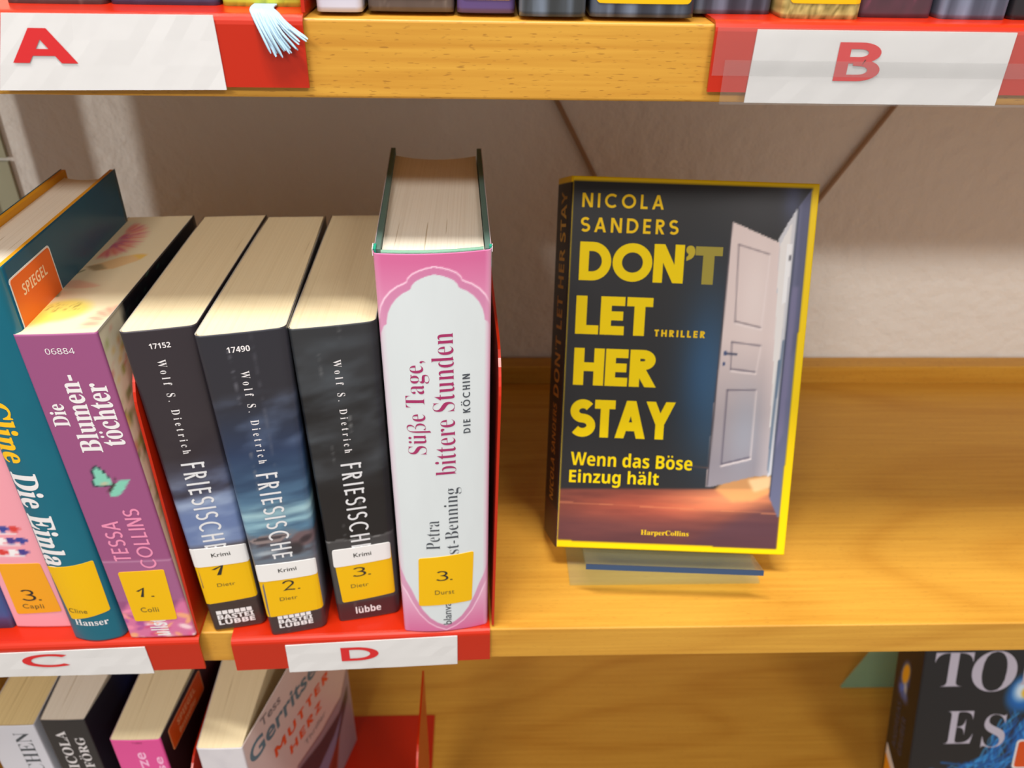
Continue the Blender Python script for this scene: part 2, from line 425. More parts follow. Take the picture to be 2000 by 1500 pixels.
# ------------------------------------------------------------------ books
class Book: pass
def pose(x, y, z, yaw=0., lean=0., tilt=0.):
    return Matrix.Translation((x, y, z)) @ Matrix.Rotation(RAD(yaw), 4, 'Z') @ Matrix.Rotation(RAD(lean), 4, 'Y') @ Matrix.Rotation(RAD(tilt), 4, 'X')
def book(name, label, M, w, H, D, spine, left=None, right=None, bulge=.6, r=2., skew=0., aL=0., aR=0., pages=PAGES, hard=None, rows=None, cols=40, group=None, mprint=None, lipz=0.2, cov_rows=2, concave=0., tp=0.):
    """paperback or hardback, spine at y=0 facing the viewer; sizes in mm.  spine/left/right are Art"""
    B = Book(); root = thing(name, label, 'book', M, group or ('books on the lowest shelf' if M.translation.z < -.2 else 'books on the middle shelf')); B.root = root
    B.w, B.H, B.D = w, H, D; sk = RAD(skew)
    mprint = mprint or PRINT
    def yf(s, ww=w, rr=r, bb=bulge):
        a = abs(s); y = bb*(2*s/ww)**2
        if a > ww/2-rr: y += rr-math.sqrt(max(0, rr*rr-(a-(ww/2-rr))**2))
        return y
    kt = lambda t: 1+tp*(t/H-.5)
    def surf(s, t, off=0., rel=False): # spine
        k = kt(t)
        if rel: s = s*k
        y = yf(max(-w/2, min(w/2, s/k)))-off
        return ((s*math.cos(sk)-y*math.sin(sk)*0)*1e-3, (y+s*math.sin(sk))*1e-3, t*1e-3)
    surf.curv = bulge >= 2
    B.spine = surf
    def side(sg, d, t, off=0.):
        a = RAD(aL if sg < 0 else aR)
        x0 = sg*w/2*kt(t)*math.cos(sk); y0 = yf(w/2)+sg*w/2*kt(t)*math.sin(sk)
        dd = d-y0 if d > y0 else 0.
        return ((x0+math.sin(a)*dd+sg*off*math.cos(a))*1e-3, (y0+math.cos(a)*dd-sg*off*math.sin(a))*1e-3, t*1e-3)
    B.right = lambda d, t, off=0.: side(1, d, t, off)
    B.left = lambda d, t, off=0.: side(-1, d, t, off)
    left = left or spine; right = right or left
    # wrap-round cover: outer skin + inner skin + rims
    sp = [w/2*math.sin(math.pi/2*(-1+2*i/cols)) for i in range(cols+1)]
    pts = []; colr = []
    rows = rows or max(2, int(H/.95))
    tz = np.linspace(0, H, rows+1)
    ds = [D, D*.8, D*.55, D*.3, D*.12] if right.nx < 5 else list(np.linspace(D, 2.2, 190 if right.nx > 200 else 40))
    dl = [D, D*.8, D*.55, D*.3, D*.12]
    path = [('L', d) for d in dl] + [('S', s) for s in sp] + [('R', d) for d in ds[::-1]]
    thk = .4 if not hard else .25
    for lay in (0, 1):
        for k, u in path:
            for t in tz:
                o = -thk*lay
                if k == 'S':
                    p = surf(u*(1-lay*2*thk/w), t, o, True)
                elif k == 'L': p = B.left(u, t, o)
                else: p = B.right(u, t, o)
                pts.append(p)
            if k == 'S': c = spine.sample(np.full(rows+1, u), tz)
            elif k == 'L': c = left.sample(np.full(rows+1, u), tz)
            else: c = right.sample(np.full(rows+1, u), tz)
            colr.append(c if lay == 0 else np.clip(c*.0+np.array([.86, .84, .8]), 0, 1) if not hard else c)
    n = len(path); q = rows+1; F = []
    for lay in (0, 1):
        for i in range(n-1):
            for j in range(rows):
                a = lay*n*q+i*q+j; f = (a, a+q, a+q+1, a+1); F.append(f if lay == 0 else f[::-1])
    N0 = n*q
    for i in range(n-1):
        F.append((i*q, N0+i*q, N0+(i+1)*q, (i+1)*q)); a = i*q+rows; F.append((a, a+q, N0+a+q, N0+a))
    for i in (0, n-1):
        for j in range(rows): a = i*q+j; F.append((a, a+1, N0+a+1, N0+a) if i == 0 else (a, N0+a, N0+a+1, a+1))
    B.cover = link('dust_jacket' if hard else 'cover', pts, F, mprint, root, True, np.concatenate(colr))
    ins = thk+.12
    if hard:
        # boards under the jacket
        bt = 2.2
        for sg, nm in ((-1, 'back_board'), (1, 'front_board')):
            a = RAD(aL if sg < 0 else aR); fn = B.left if sg < 0 else B.right
            v = [fn(d, t, o) for t in (.3, H-.3) for d, o in ((5, -thk-.05), (D-.4, -thk-.05), (D-.4, -thk-bt), (5, -thk-bt))]
            link(nm, v, [(0, 1, 5, 4), (1, 2, 6, 5), (2, 3, 7, 6), (3, 0, 4, 7), (3, 2, 1, 0), (4, 5, 6, 7)], hard, root)
        ins = bt+thk+.15
    # page block
    z1 = H-(3.2 if hard else lipz); z0 = 3. if hard else .3; ring = []
    wi = w-2*ins; k = 14
    fr = 1.6 if hard else thk+.1
    for i in range(k+1):
        s = wi/2*math.sin(math.pi/2*(-1+2*i/k)); y = yf(s, wi if not hard else w*1.0, max(.5, r-ins*.5) if not hard else r)+fr
        ring.append((s*math.cos(sk), y+s*math.sin(sk)))
    De = D-(4 if hard else .4)
    aP = aR if B_ajar.get(name+label, None) is None else B_ajar[name+label]
    xr = wi/2*math.cos(sk)+math.tan(RAD(aP))*De; xl = -wi/2*math.cos(sk)+math.tan(RAD(aL))*De
    for i in range(9):
        u = i/8; ring.append((xr+(xl-xr)*u, De-concave*4*u*(1-u)))
    m_ = len(ring); v = [(x*kt(z0)*1e-3, y*1e-3, z0*1e-3) for x, y in ring]+[(x*kt(z1)*1e-3, y*1e-3, z1*1e-3) for x, y in ring]
    f = [(i, (i+1) % m_, m_+(i+1) % m_, m_+i) for i in range(m_)]+[tuple(range(m_))[::-1], tuple(range(m_, 2*m_))]
    B.pages = link('page_block', v, f, pages, root); B.ring = ring; B.z1 = z1
    return B
B_ajar = {}
def library_label(B, corners, m, num=None, numr=None, nm=None, nmr=None, white=None, krimi=None):
    st = sticker(B.root, B.spine, 'library_label', corners, m)
    st['label'] = 'yellow shelf mark label'
    if num:
        write(st, B.spine, 'handwritten_number', num, numr, 'h', INK, 'stroke', .3, th=.1, gap=.15)
    if nm: write(st, B.spine, 'author_abbreviation', nm, nmr, 'h', PENCIL, 'plain', .3, space=1.05)
    if white:
        ws = sticker(B.root, B.spine, 'genre_label', white, WHITE, off=.36)
        ws['label'] = 'white genre label'
        write(ws, B.spine, 'genre_text', 'Krimi', krimi, 'h', INK, 'plain', .44, offset=.012)
    return st

# ------------------------------------------------------------------ the setting
WALLM = mat('rough_plaster', (236, 231, 224), .85, .2, bump=(95, 1., .0022))
v, f = box(-1.6, .26, -.9, 1.6, .30, 1.0)
tag(link('wall_back', v, f, WALLM), 'rough beige plaster wall behind the bookcase shelves', 'wall', None, 'structure')
v, f = box(-2.2, -3.2, -.95, 2.2, .30, -.9); tag(link('floor', v, f, mat('grey_floor', (150, 138, 124), .6)), 'plain grey floor below the bookcase', 'floor', None, 'structure')
TILEM = mat('pale_green_tile', (172, 172, 146), .35, .4)
tr = tag(thing('trim_1', None, None), 'pale green tiled strip on the wall at the far left', 'wall trim', None, 'structure')
for z0, z1 in ((-.43, -.2325), (-.23, -.0325), (-.03, .1675), (.170, .37), (.3725, .57)):
    v, f = box(-.52, .2570, z0, -.3175, .2599, z1); link('tile', v, f, TILEM, tr)

def board(name, label, z1, th, mats=WOOD):
    t = thing(name, label, 'shelf', Matrix.Translation((0, 0, 0)), 'bookcase shelves')
    v, f = box(-.345, 0, z1-th, .9, .2432, z1, .0009)
    link('board', v, f, mats, t, False)
    return t
SHU = board('bookcase_shelf', 'upper beech shelf board holding the red labels A and B', .2985, .0259, WOOD2)
SHM = board('bookcase_shelf', 'middle beech shelf board under the black and yellow thriller', 0, .0224)
SHL = board('bookcase_shelf', 'lowest beech shelf board seen under the middle shelf', -.298, .0224)
for s, z in ((SHU, .2985), (SHM, 0), (SHL, -.298)):
    v, f = box(-.345, .2433, z-.022, .9, .2585, z+.0150, .0012); link('back_rail', v, f, WOOD2, s)
up = thing('beam_mask', 'beech slotted panel added out of view at the left to shape the wall light bands', 'light blocker', Matrix.Identity(4))  # unseen slats added here; their gaps cut the spot into vertical bands
for y0, y1, nm in ((-.001, .1515, 'mask_panel'), (.1810, .2150, 'mask_slat'), (.2430, .2585, 'mask_slat')):
    v, f = box(-.3490, y0, -.6, -.3455, y1, .85); link(nm, v, f, WOOD2, up)
RODM = mat('taupe_rod', (186, 156, 126), .5)
br = thing('cross_brace', 'thin taupe V shaped brace rods fixed on the plaster wall', 'brace', Matrix.Identity(4))
for sg in (-1, 1):
    a = Vector((.1625+sg*.004, .2570, .0180)); b = a+Vector((sg*.566*.42, 0, .42)); d = (b-a).normalized(); n1 = Vector((0, 1, 0)); n2 = d.cross(n1)
    k = 10; vv = []; 
    for p in (a, b):
        for i in range(k): vv.append(p+n1*.0017*math.cos(i*2*math.pi/k)+n2*.0017*math.sin(i*2*math.pi/k))
    link('brace_rod', vv, [(i, (i+1) % k, k+(i+1) % k, k+i) for i in range(k)]+[tuple(range(k)), tuple(range(k, 2*k))], RODM, br, True)

# ------------------------------------------------------------------ red bookends with letter cards
def bookend(name, label, M, w, card, letter, lrect, drop=.021, D=.118, up_x=0., tall=.164, tape=None, th=.19, lip=True, lean=0., updeep=None):
    t = thing(name, label, 'bookend', M, 'red metal bookends')
    if lip:
        path = [(.030, .0014), (.0032, .0014)]+[(.0032+.0032*math.cos(RAD(a)), -.0018+.0032*math.sin(RAD(a))) for a in (112, 135, 158)]+[(0, -.0018), (0, -drop)]
        v, f = strip(path, -w, 0, .0012, 'X'); link('front_lip', v, f, RED, t, True)
        for p in t.children[-1].data.polygons: p.use_smooth = False
        v, f = box(-w, .0301, .0002, -.001, D, .0014)
    else: v, f = box(-w, .002, .0002, -.001, D, .0014)
    link('base_plate', v, f, RED, t)
    x = up_x; r = .022
    ud = updeep or D; prof = [(ud, .0016), (ud, tall)]+arc(.0035+r, tall-r, r, 90, 180, 8)+[(.0035, .0016)]
    n = len(prof); v = [(x-.0006+lean*z, y, z) for y, z in prof]+[(x+.0006+lean*z, y, z) for y, z in prof]
    f = [(i, (i+1) % n, n+(i+1) % n, n+i) for i in range(n)]+[tuple(range(n)), tuple(range(n, 2*n))[::-1]]
    link('upright', v, f, RED, t)
    if card:
        c = card; y0 = -.0002; vv = []; ff = []
        nx = 12; rng = random.Random(name+letter)
        for lay in (0, 1):
            for j in range(4):
                for i in range(nx+1):
                    u = i/nx; q = j/3
                    bx = c[0][0]+(c[1][0]-c[0][0])*u; bz = c[0][1]+(c[1][1]-c[0][1])*u
                    tx = c[3][0]+(c[2][0]-c[3][0])*u; tz = c[3][1]+(c[2][1]-c[3][1])*u
                    x_, z_ = bx+(tx-bx)*q, bz+(tz-bz)*q
                    wob = rng.random()*.00025 if lay == 0 else 0
                    vv.append((x_*1e-3, y0-(.0003+wob if lay == 0 else 0), z_*1e-3))
        for lay in (0, 1):
            o = lay*4*(nx+1)
            for j in range(3):
                for i in range(nx):
                    a = o+j*(nx+1)+i; q = (a, a+1, a+nx+2, a+nx+1); ff.append(q if lay == 0 else q[::-1])
        o = 4*(nx+1)
        for i in range(nx): ff.append((i, i+o, i+1+o, i+1)); a = 3*(nx+1)+i; ff.append((a, a+1, a+1+o, a+o))
        for i in (0, nx):
            for j in range(3): a = j*(nx+1)+i; b = a+nx+1; ff.append((a, b, b+o, a+o))
        cd = link('letter_card', vv, ff, PAPER, t)
        fl = lambda s, tt, off: (s*1e-3, y0-.0007-off*1e-3, tt*1e-3)
        write(cd, fl, 'letter', letter, lrect, 'h', INKRED, 'stroke', 0, th=th)
        if tape:
            x0, z0, x1, z1 = [q*1e-3 for q in tape]
            for k, (a, b) in enumerate(((z0, z0*.42), (z0*.62, z1))):
                v, f = box(x0+(.004 if k == 0 else 0), -.0013-k*.0001, a, x1, -.00122-k*.0001, b); link('clear_tape', v, f, TAPE, t)
    return t
def TR(x, y, z, yaw=0): return Matrix.Translation((x, y, z)) @ Matrix.Rotation(RAD(yaw), 4, 'Z')
bookend('bookend', 'red metal bookend with white card A on the upper shelf', TR(-.0595, -.0026, .2985), .15,
        ((-104.9, -23.7), (-28.2, -22.7), (-28.9, 1.0), (-97.2, .8)), 'A', (-97.6, -14.6, -76.1, -3.6), th=.2, drop=.0219)
bookend('bookend', 'red metal bookend with taped white card B on the upper shelf', TR(.2290, -.0026, .2985), .15,
        ((-136.5, -25.1), (-46, -25.2), (-46, -.9), (-135.8, -1.0)), 'B', (-106.7, -17.3, -90.9, -4.6), th=.17, tape=(-149.6, -25.6, -26, -.3), drop=.0217)
bookend('bookend', 'red metal bookend with white card C on the middle shelf', TR(-.1469, -.0059, 0, 1.55), .155,
        ((-105.5, -21.3), (-26.7, -22.5), (-27.4, -2.), (-105., -3.4)), 'C', (-90.6, -14.5, -67.4, -4.6), th=.16, up_x=-.0008)
bookend('bookend', 'red metal bookend with white card D on the middle shelf', TR(.0039, -.0022, 0, 2.26), .134,
        ((-106.8, -23.4), (-17.6, -23.), (-17.3, -.9), (-106.6, -2.6)), 'D', (-78.6, -16.3, -59., -5.9), th=.18, up_x=.0016, lean=.016)
bookend('bookend', 'red metal bookend on the lowest shelf right of the pale thriller', TR(-.0415, .003, -.298), .14, None, '', None, up_x=0, lip=False, D=.16, updeep=.078)
bookend('bookend', 'red metal bookend on the lowest shelf between pink and pale books', TR(-.1820, .003, -.298), .10, None, '', None, up_x=0, lip=False, D=.10)

# ------------------------------------------------------------------ books on the upper shelf
def ubook(label, x0, x1, yfr, base, paint=None, stick=None, skew=0, lean=0, cat=None):
    w = x1-x0; A = Art(-w/2, w/2, 0, 190, base, .8)
    if paint: paint(A)
    B = book('library_book', label, pose((x0+x1)/2e3, yfr, .2999, 0, lean), w-.6, 188, 125, A, flat(base), bulge=.5, r=2.2, skew=skew, rows=110, group='books on the upper shelf')
    if stick:
        a, b, t = stick
        st = sticker(B.root, B.spine, 'library_label', ((a, t), (b, t), (b, t+34), (a, t+34)), STICK, 1.8); st['label'] = 'yellow shelf mark label'
        write(st, B.spine, 'author_abbreviation', 'age' if 'gold' in label else 'Krim', (a+(b-a)*.55 if 'gold' in label else a+4, t+3.2, b-2, t+6.4), 'h', PENCIL, 'plain', .3)
    return B
def scuff(col, n, seed):
    def p(A):
        rg = random.Random(seed)
        A.put(fbm(A.X*.25, A.Y*.12, seed)*.25, col)
        for _ in range(n):
            x = rg.uniform(A.x0, A.x1); y = rg.uniform(0, 14); A.line([(x, y), (x+rg.uniform(-3, 3), y+rg.uniform(1, 5))], .18, col, .6)
    return p
def glitter(A): A.put((vnoise(A.X*1.6, A.Y*1.6, 3) > .55)*.75, (92, 80, 32)); A.put((vnoise(A.X*1.9, A.Y*1.9, 9) > .7)*.8, (222, 205, 130))
def greens(A): A.put(fbm(A.X*.2, A.Y*.25, 4), (206, 208, 60)); A.put((fbm(A.X*.3, A.Y*.3, 8) > .56)*.6, (110, 120, 40))
def gloss(A): A.put(np.clip(fbm(A.X*.35+3, A.Y*.02, 5)*2.2-.9, 0, 1)*.7, (150, 165, 190))  # pale sheen streaks painted into the cover colour
ubook('charcoal book with pale scratches above the left part of card A', -163, -128.9, .013, (72, 66, 68), scuff((170, 165, 160), 12, 1))
ubook('dark indigo book above the right part of card A', -128.4, -90.6, .014, (52, 54, 84), scuff((120, 125, 160), 5, 2))
gb = ubook('yellow green book with a light blue thread tassel hanging out', -90.1, -61.5, .0135, (158, 168, 56), greens)
ubook('pale lilac grey book beside the red bookend upright', -56.2, -40.2, .0045, (196, 196, 214))
ubook('dark brown book with yellow label right of the pale lilac book', -39.2, -9.2, .0075, (74, 62, 58), scuff((150, 140, 130), 8, 4), (-13.2, 13.4, 4.1))
ubook('purple book with yellow label on the upper shelf', -8.8, 11.7, .0068, (84, 66, 118), None, (-8.5, 9.6, 4.2))
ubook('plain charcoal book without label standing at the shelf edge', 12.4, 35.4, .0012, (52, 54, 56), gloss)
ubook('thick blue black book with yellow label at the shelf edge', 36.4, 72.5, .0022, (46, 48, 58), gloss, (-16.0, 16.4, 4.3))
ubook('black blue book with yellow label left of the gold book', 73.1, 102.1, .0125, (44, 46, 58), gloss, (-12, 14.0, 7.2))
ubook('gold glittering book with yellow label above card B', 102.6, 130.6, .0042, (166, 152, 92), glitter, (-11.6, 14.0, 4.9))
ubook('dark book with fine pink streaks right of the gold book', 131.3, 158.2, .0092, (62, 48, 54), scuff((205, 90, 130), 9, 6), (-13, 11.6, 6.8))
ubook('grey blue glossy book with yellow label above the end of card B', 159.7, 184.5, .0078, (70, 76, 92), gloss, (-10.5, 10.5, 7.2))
ubook('black book at the right edge of the upper row', 185.4, 215, .0085, (34, 34, 38), None, (-11, 11, 7))
# tassel of the yellow green book
rg = random.Random(5); vv = []; ff = []
for i in range(22):
    u = i/21; x0 = -78.2+u*7.2; e = (-70.5+u*13.+rg.uniform(-.8, .8), -10.4+max(0, u-.35)*7.2+rg.uniform(-1., 1.))
    P = [Vector((x0, 13.2, 2.1)), Vector((x0+.8, 4, 2.3)), Vector((x0+2.2+u*1.5, -1.5, 1.9-abs(u-.5))), Vector(((x0+e[0])/2+1.6, -4.6-rg.random(), (e[1])/2+.6)), Vector((e[0], -5.2-rg.random()*1.2, e[1]))]
    pts = []
    for k in range(13):
        t_ = k/12*4; j = min(3, int(t_)); q = t_-j
        p0, p1, p2, p3 = P[max(0, j-1)], P[j], P[j+1], P[min(4, j+2)]
        pts.append(.5*((2*p1)+(p2-p0)*q+(2*p0-5*p1+4*p2-p3)*q*q+(3*p1-p0-3*p2+p3)*q**3))
    for k, p in enumerate(pts):
        r = .42 if k < 12 else .2
        for m_ in range(6): a = m_*math.pi/3; vv.append(((p.x+r*math.cos(a)+75.8)*1e-3, (p.y-13.5)*1e-3+r*.6e-3*math.sin(a), (p.z+r*math.sin(a)-1.4)*1e-3))
    o = i*13*6
    for k in range(12):
        for m_ in range(6): ff.append((o+k*6+m_, o+k*6+(m_+1) % 6, o+(k+1)*6+(m_+1) % 6, o+(k+1)*6+m_))
tas = link('bookmark_tassel', vv, ff, mat('pale_blue_thread', (166, 198, 220), .7), gb.root, True); tas['label'] = 'pale blue thread bookmark tassel'

# ------------------------------------------------------------------ books on the middle shelf, left to right
def seat(x, y, lean, w, zb=.0016): return (x, y, zb+w/2e3*math.sin(RAD(abs(lean))))
B = book('paperback', 'blue book at the far left end of the middle shelf', pose(*seat(-.2592, .003, .5, 31), 0, .5), 31, 180, 120, Art(-16, 16, 0, 180, (62, 84, 140)), bulge=.5, rows=20)
# pink
A = Art(-15, 15, 0, 187, (238, 158, 172))
for r_ in range(3):
    y = 50+r_*7.5; A.poly([(-15, y), (4, y), (4, y+.8), (-15, y+.8)], (236, 228, 232))
    for k in range(4):
        x = -11.5+k*5+(r_ % 2)*1.5; col = ((58, 68, 150), (214, 62, 58), (240, 236, 238), (70, 60, 140))[(k+r_) % 4]
        A.poly([(x-1.9, y+4.6), (x+1.9, y+4.6), (x+1.3, y+.8), (x-1.3, y+.8)], col); A.ell(x+2.4, y+3, 1.1, 1.1, col); A.ell(x+2.4, y+3, .5, .5, (238, 158, 172))
B = book('paperback', 'pink book with painted cups and orange label on the middle shelf', pose(*seat(-.2284, .0036, .5, 30), 0, .5), 30, 187, 124, A, flat((238, 158, 172)), bulge=.4, r=1.5)
library_label(B, ((-11.2, 9.8), (11.7, 11.6), (9.7, 45.6), (-11., 45)), STICKO, '3.', (-5.6, 19.7, 4, 27.6), 'Capli', (-6.8, 13.2, 3.8, 17.3))
# teal hardback
A = Art(-14, 14, 0, 206, (8, 98, 120)); A.put(np.clip(fbm(A.X*.1, A.Y*.03, 2)-.35, 0, 1)*.3, (30, 130, 150))
R_ = Art(0, 126, 0, 206, (12, 92, 116), 1.); R_.put(np.clip(fbm(R_.X*.02+1, R_.Y*.02, 6)*1.4-.4, 0, 1)*.7, (24, 62, 92))
B = book('hardcover_book', 'tall teal hardback with yellow and white lettering between pink and purple books', pose(*seat(-.1978, -.006, .5, 27), .4, -.5), 27, 206, 126, A, flat((10, 94, 116)), R_, bulge=3.4, r=2.6, pages=PAGESW, hard=mat('yellow_boards', (224, 156, 18), .6), concave=4)
YT = mat('yellow_print', (246, 190, 20), .45)
write(B.root, B.spine, 'author_text', 'Cline', (-11.8, 114.5, .2, 147.5), 'down', YT, 'serif', .12, offset=.014)
write(B.root, B.spine, 'title_text', 'Die Einlad', (-11.8, 44.6, .8, 109), 'down', WHT, 'serif', .12, offset=.014)
library_label(B, ((-9.3, 15.), (11., 20.4), (11., 54.4), (-12.2, 50.8)), STICK, None, None, 'Cline', (-8.8, 20.4, .6, 23.4))
write(B.root, B.spine, 'publisher_text', 'Hanser', (-8., 11.3, 8.6, 15.6), 'h', WHT, 'serif', .12)
ss = sticker(B.root, B.right, 'bestseller_sticker', ((7.2, 176), (44.5, 176), (43.5, 199.6), (7.2, 199.6)), WHITE, 2., .1); ss['label'] = 'orange sticker with white rim'
s2 = sticker(ss, B.right, 'orange_field', ((8, 176.8), (43.6, 176.8), (42.6, 198.8), (8, 198.8)), mat('orange_print', (236, 104, 22), .4), 1.6, .2)
write(ss, B.right, 'sticker_text', 'SPIEGEL', (14.5, 189.3, 36, 194.2), 'h', mat('pale_print', (250, 214, 180), .4), 'bold', .3)
# purple paperback with printed edges
A = Art(-17, 17, 0, 178.5, (150, 80, 126)); A.put(np.clip((25-A.Y+3*np.sin(A.X*.5))/4, 0, 1)*.85, (222, 120, 164))
for i in range(60):
    rg = random.Random(i); x = rg.uniform(-17, 17); y = rg.uniform(-4, 24)
    A.ell(x, y, rg.uniform(2, 6), rg.uniform(.8, 2.4), ((226, 96, 150), (240, 140, 170), (244, 176, 120), (170, 80, 150), (252, 226, 228), (206, 70, 120))[i % 6], .85 if y < 20 else .0, rg.uniform(-60, 90), .5)
A.put(np.where((A.Y > 26) & (A.Y < 53.8), .07, 0.), (255, 255, 255)); A.put(np.where(np.abs(A.Y-53.8) < .5, .25, 0), (255, 230, 245))
mint = (128, 200, 178)
A.poly([(-3.2, 112.4), (-.6, 110.5), (2.2, 104), (2.4, 100.6), (-2.2, 99.6), (-6.4, 100), (-7.2, 103), (-5.4, 105.2), (-5.6, 109)], (40, 58, 66), 1); A.poly([(-3, 111.2), (-1, 109.6), (1.6, 104), (1.8, 101), (-2.2, 100.4), (-5.8, 100.6), (-6.4, 103), (-4.6, 105.4), (-4.8, 108.6)], mint)
A.ell(-1.5, 101.6, 2.8, 1.2, (236, 176, 140), .7, 10, .8); A.poly([(2.4, 100.8), (5.4, 103), (10.2, 103.2), (7, 98.6), (4.2, 95.2), (.2, 93.4), (-.4, 95.6), (1, 99)], mint); A.line([(2.6, 101.2), (-.6, 97)], .7, (60, 50, 50)); A.line([(2.6, 101.2), (4.4, 105)], .25, (60, 40, 50), .7)
R_ = Art(0, 128, 0, 178.5, (26, 24, 30), 1.)
R_.poly([(0, 0), (22, 0), (16, 120), (26, 178.5), (0, 178.5)], (232, 222, 192), 1, 3)
for i in range(60):
    rg = random.Random(i+99); R_.ell(rg.uniform(0, 20), rg.uniform(70, 178), rg.uniform(2, 6), rg.uniform(.8, 2), ((150, 160, 70), (214, 120, 100), (236, 196, 110), (110, 130, 70), (226, 150, 130))[i % 5], .8, rg.uniform(30, 120), .5)
for i in range(60): rg = random.Random(i+9); R_.line([(rg.uniform(25, 125), rg.uniform(160, 178))]*2, .5, (60, 120, 100), .8)
B = book('paperback', 'purple paperback with mint butterfly and flower printed page edges', pose(*seat(-.1650, -.0044, -2.1, 33.8), -.2, -2.1), 33.6, 178.5, 130, A, flat((150, 80, 126)), R_, bulge=.3, r=1.2, aL=-.2, aR=.3, pages=PAGES)
S = B.spine
write(B.root, S, 'number_text', '06884', (-6, 169.2, 5.8, 172.), 'h', WHT, 'sans', .12)
for tx, r_ in (('Die', (-13.7, 133.4, -6.7, 145.1)), ('Blumen-', (-5.9, 119.3, 3.4, 159.3)), ('töchter', (4.1, 122.5, 14., 154.8))): write(B.root, S, 'title_text', tx, r_, 'up', WHT, 'serif', .12, offset=.008)
PK = mat('pink_print', (232, 142, 178), .45)
for tx, r_ in (('TESSA', (-9.8, 54, -1.6, 79.4)), ('COLLINS', (2, 48.8, 9.6, 86.5))): write(B.root, S, 'author_text', tx, r_, 'up', PK, 'stroke', .12, th=.12, xs=.72, gap=.13)
write(B.root, S, 'publisher_text', 'ullst', (-4.6, 1.4, 4.6, 13.6), 'up', WHT, 'bold', .12)
library_label(B, ((-10.9, 12.3), (10.5, 12.9), (12., 47.5), (-10.6, 46.6)), STICK, '1.', (-5, 29.6, 3.2, 36.2), 'Colli', (-6, 18.9, 2.9, 22.2))
# printed top edge
E_ = Art(-17, 17, 0, 131, (234, 220, 184))
def petals(cx, cy, n, r0, r1, cols, a0=0, a1=360, wd=3.):
    for k in range(n):
        a = a0+(a1-a0)*k/n; rr = (r0+r1)/2; E_.ell(cx+rr*math.cos(RAD(a))*.45, cy+rr*math.sin(RAD(a)), (r1-r0)/2*.55+.4, wd, cols[k % len(cols)], .8, a, .6)
petals(-11, 98, 22, 4, 30, ((236, 120, 110), (240, 150, 140), (226, 100, 120), (246, 176, 150)), -95, 95, 1.6); petals(-11, 97, 12, 0, 14, ((190, 90, 150), (226, 110, 120)), -90, 90, 1.)
E_.poly([(-14, 66), (-8, 70), (-1, 77), (7, 80), (10.5, 78.4), (8, 71), (0, 63), (-8, 61)], (232, 188, 130), .8, 2); E_.poly([(-14, 66), (-8, 69), (-3, 63), (-8, 61)], (120, 116, 90), .5, 2); E_.poly([(3, 79), (10.5, 79), (9, 73), (6, 76)], (240, 200, 80), .7, 2)
E_.line([(-13, 62.6), (-17, 56)], .5, (130, 130, 90)); E_.poly([(-17, 50), (-12, 52), (-4, 48), (1.8, 44.2), (-6, 42.5), (-17, 44)], (232, 180, 150), .8, 2); E_.line([(-14, 35), (-16.8, 44)], .9, (140, 140, 100))
E_.ell(-7, 21, 15, 12, (236, 214, 100), .9, 14, .35); E_.ell(-13, 14, 7, 8, (240, 216, 90), .7, 0, .5); E_.put(np.where(((E_.X+6)/8)**2+((E_.Y-24)/5)**2 < 1, (vnoise(E_.X*1.5, E_.Y, 3) > .72)*.5, 0), (120, 110, 50))
petals(17, 8, 10, 3, 22, ((240, 150, 130), (246, 190, 160)), 95, 200, 1.8)
nx, ny = 50, 90; vv = []; cc = []
for j in range(ny+1):
    for i in range(nx+1):
        u = -1+2*i/nx; y0 = .6+(max(0, abs(u)-.93)/.07)**2*1.4; y = y0+(129.3-y0)*j/ny; wd = 16.35
        x = u*wd+(math.tan(RAD(.3)) if u > 0 else math.tan(RAD(.2)))*y*u
        vv.append((x*1e-3, y*1e-3, (B.z1+.08)*1e-3)); cc.append((x, y))
cc = np.array(cc); link('edge_print', vv, [(j*(nx+1)+i, j*(nx+1)+i+1, (j+1)*(nx+1)+i+1, (j+1)*(nx+1)+i) for j in range(ny) for i in range(nx)], PRINTM, B.root, False, E_.sample(cc[:, 0], cc[:, 1]))['label'] = 'flowers printed on the page edges'

# three black crime paperbacks
def creases(A, xs, col=(150, 150, 150)):
    for i, x in enumerate(xs):
        m = np.where(np.abs(A.X-x-.25*np.sin(A.Y*.13+i)) < .22, 1., 0.)*np.clip(fbm(A.X*2, A.Y*.6, i+3)*3-1.25, 0, 1); A.put(m*.6, col)
def streaks(A, t0, t1, col, a, sx=.05, sy=.22, seed=1, k=2.4, b=.9):
    w = np.clip((A.Y-t0)/6, 0, 1)*np.clip((t1-A.Y)/6, 0, 1); A.put(w*a*np.clip(fbm(A.X*sx+seed, A.Y*sy-A.X*.02, seed)*k-b, 0, 1), col)
SILV = mat('silver_print', (222, 222, 226), .4)
def krimi(B, num, numr, nmr, stk, wht, kr):
    return library_label(B, stk, STICK, num, numr, 'Dietr', nmr, wht, kr)
A = Art(-14.6, 14.6, 0, 177.5, (52, 46, 52))
A.put(np.clip((112-A.Y)/34, 0, 1), (112, 128, 166)); A.put(np.clip((112-A.Y+A.X*.9)/30, 0, 1)*.5*np.clip((A.Y-52)/10, 0, 1), (96, 118, 168))
streaks(A, 84, 130, (44, 38, 46), .75, .06, .12, 4); streaks(A, 58, 104, (172, 188, 214), .7, .05, .14, 7)
A.put(np.clip((60-A.Y)/4, 0, 1), (96, 88, 92)); A.put(np.clip((22-A.Y)/4, 0, 1), (66, 52, 50)); A.put((A.Y < 58)*fbm(A.X*.4, A.Y*.4, 5)*.4, (40, 34, 34))
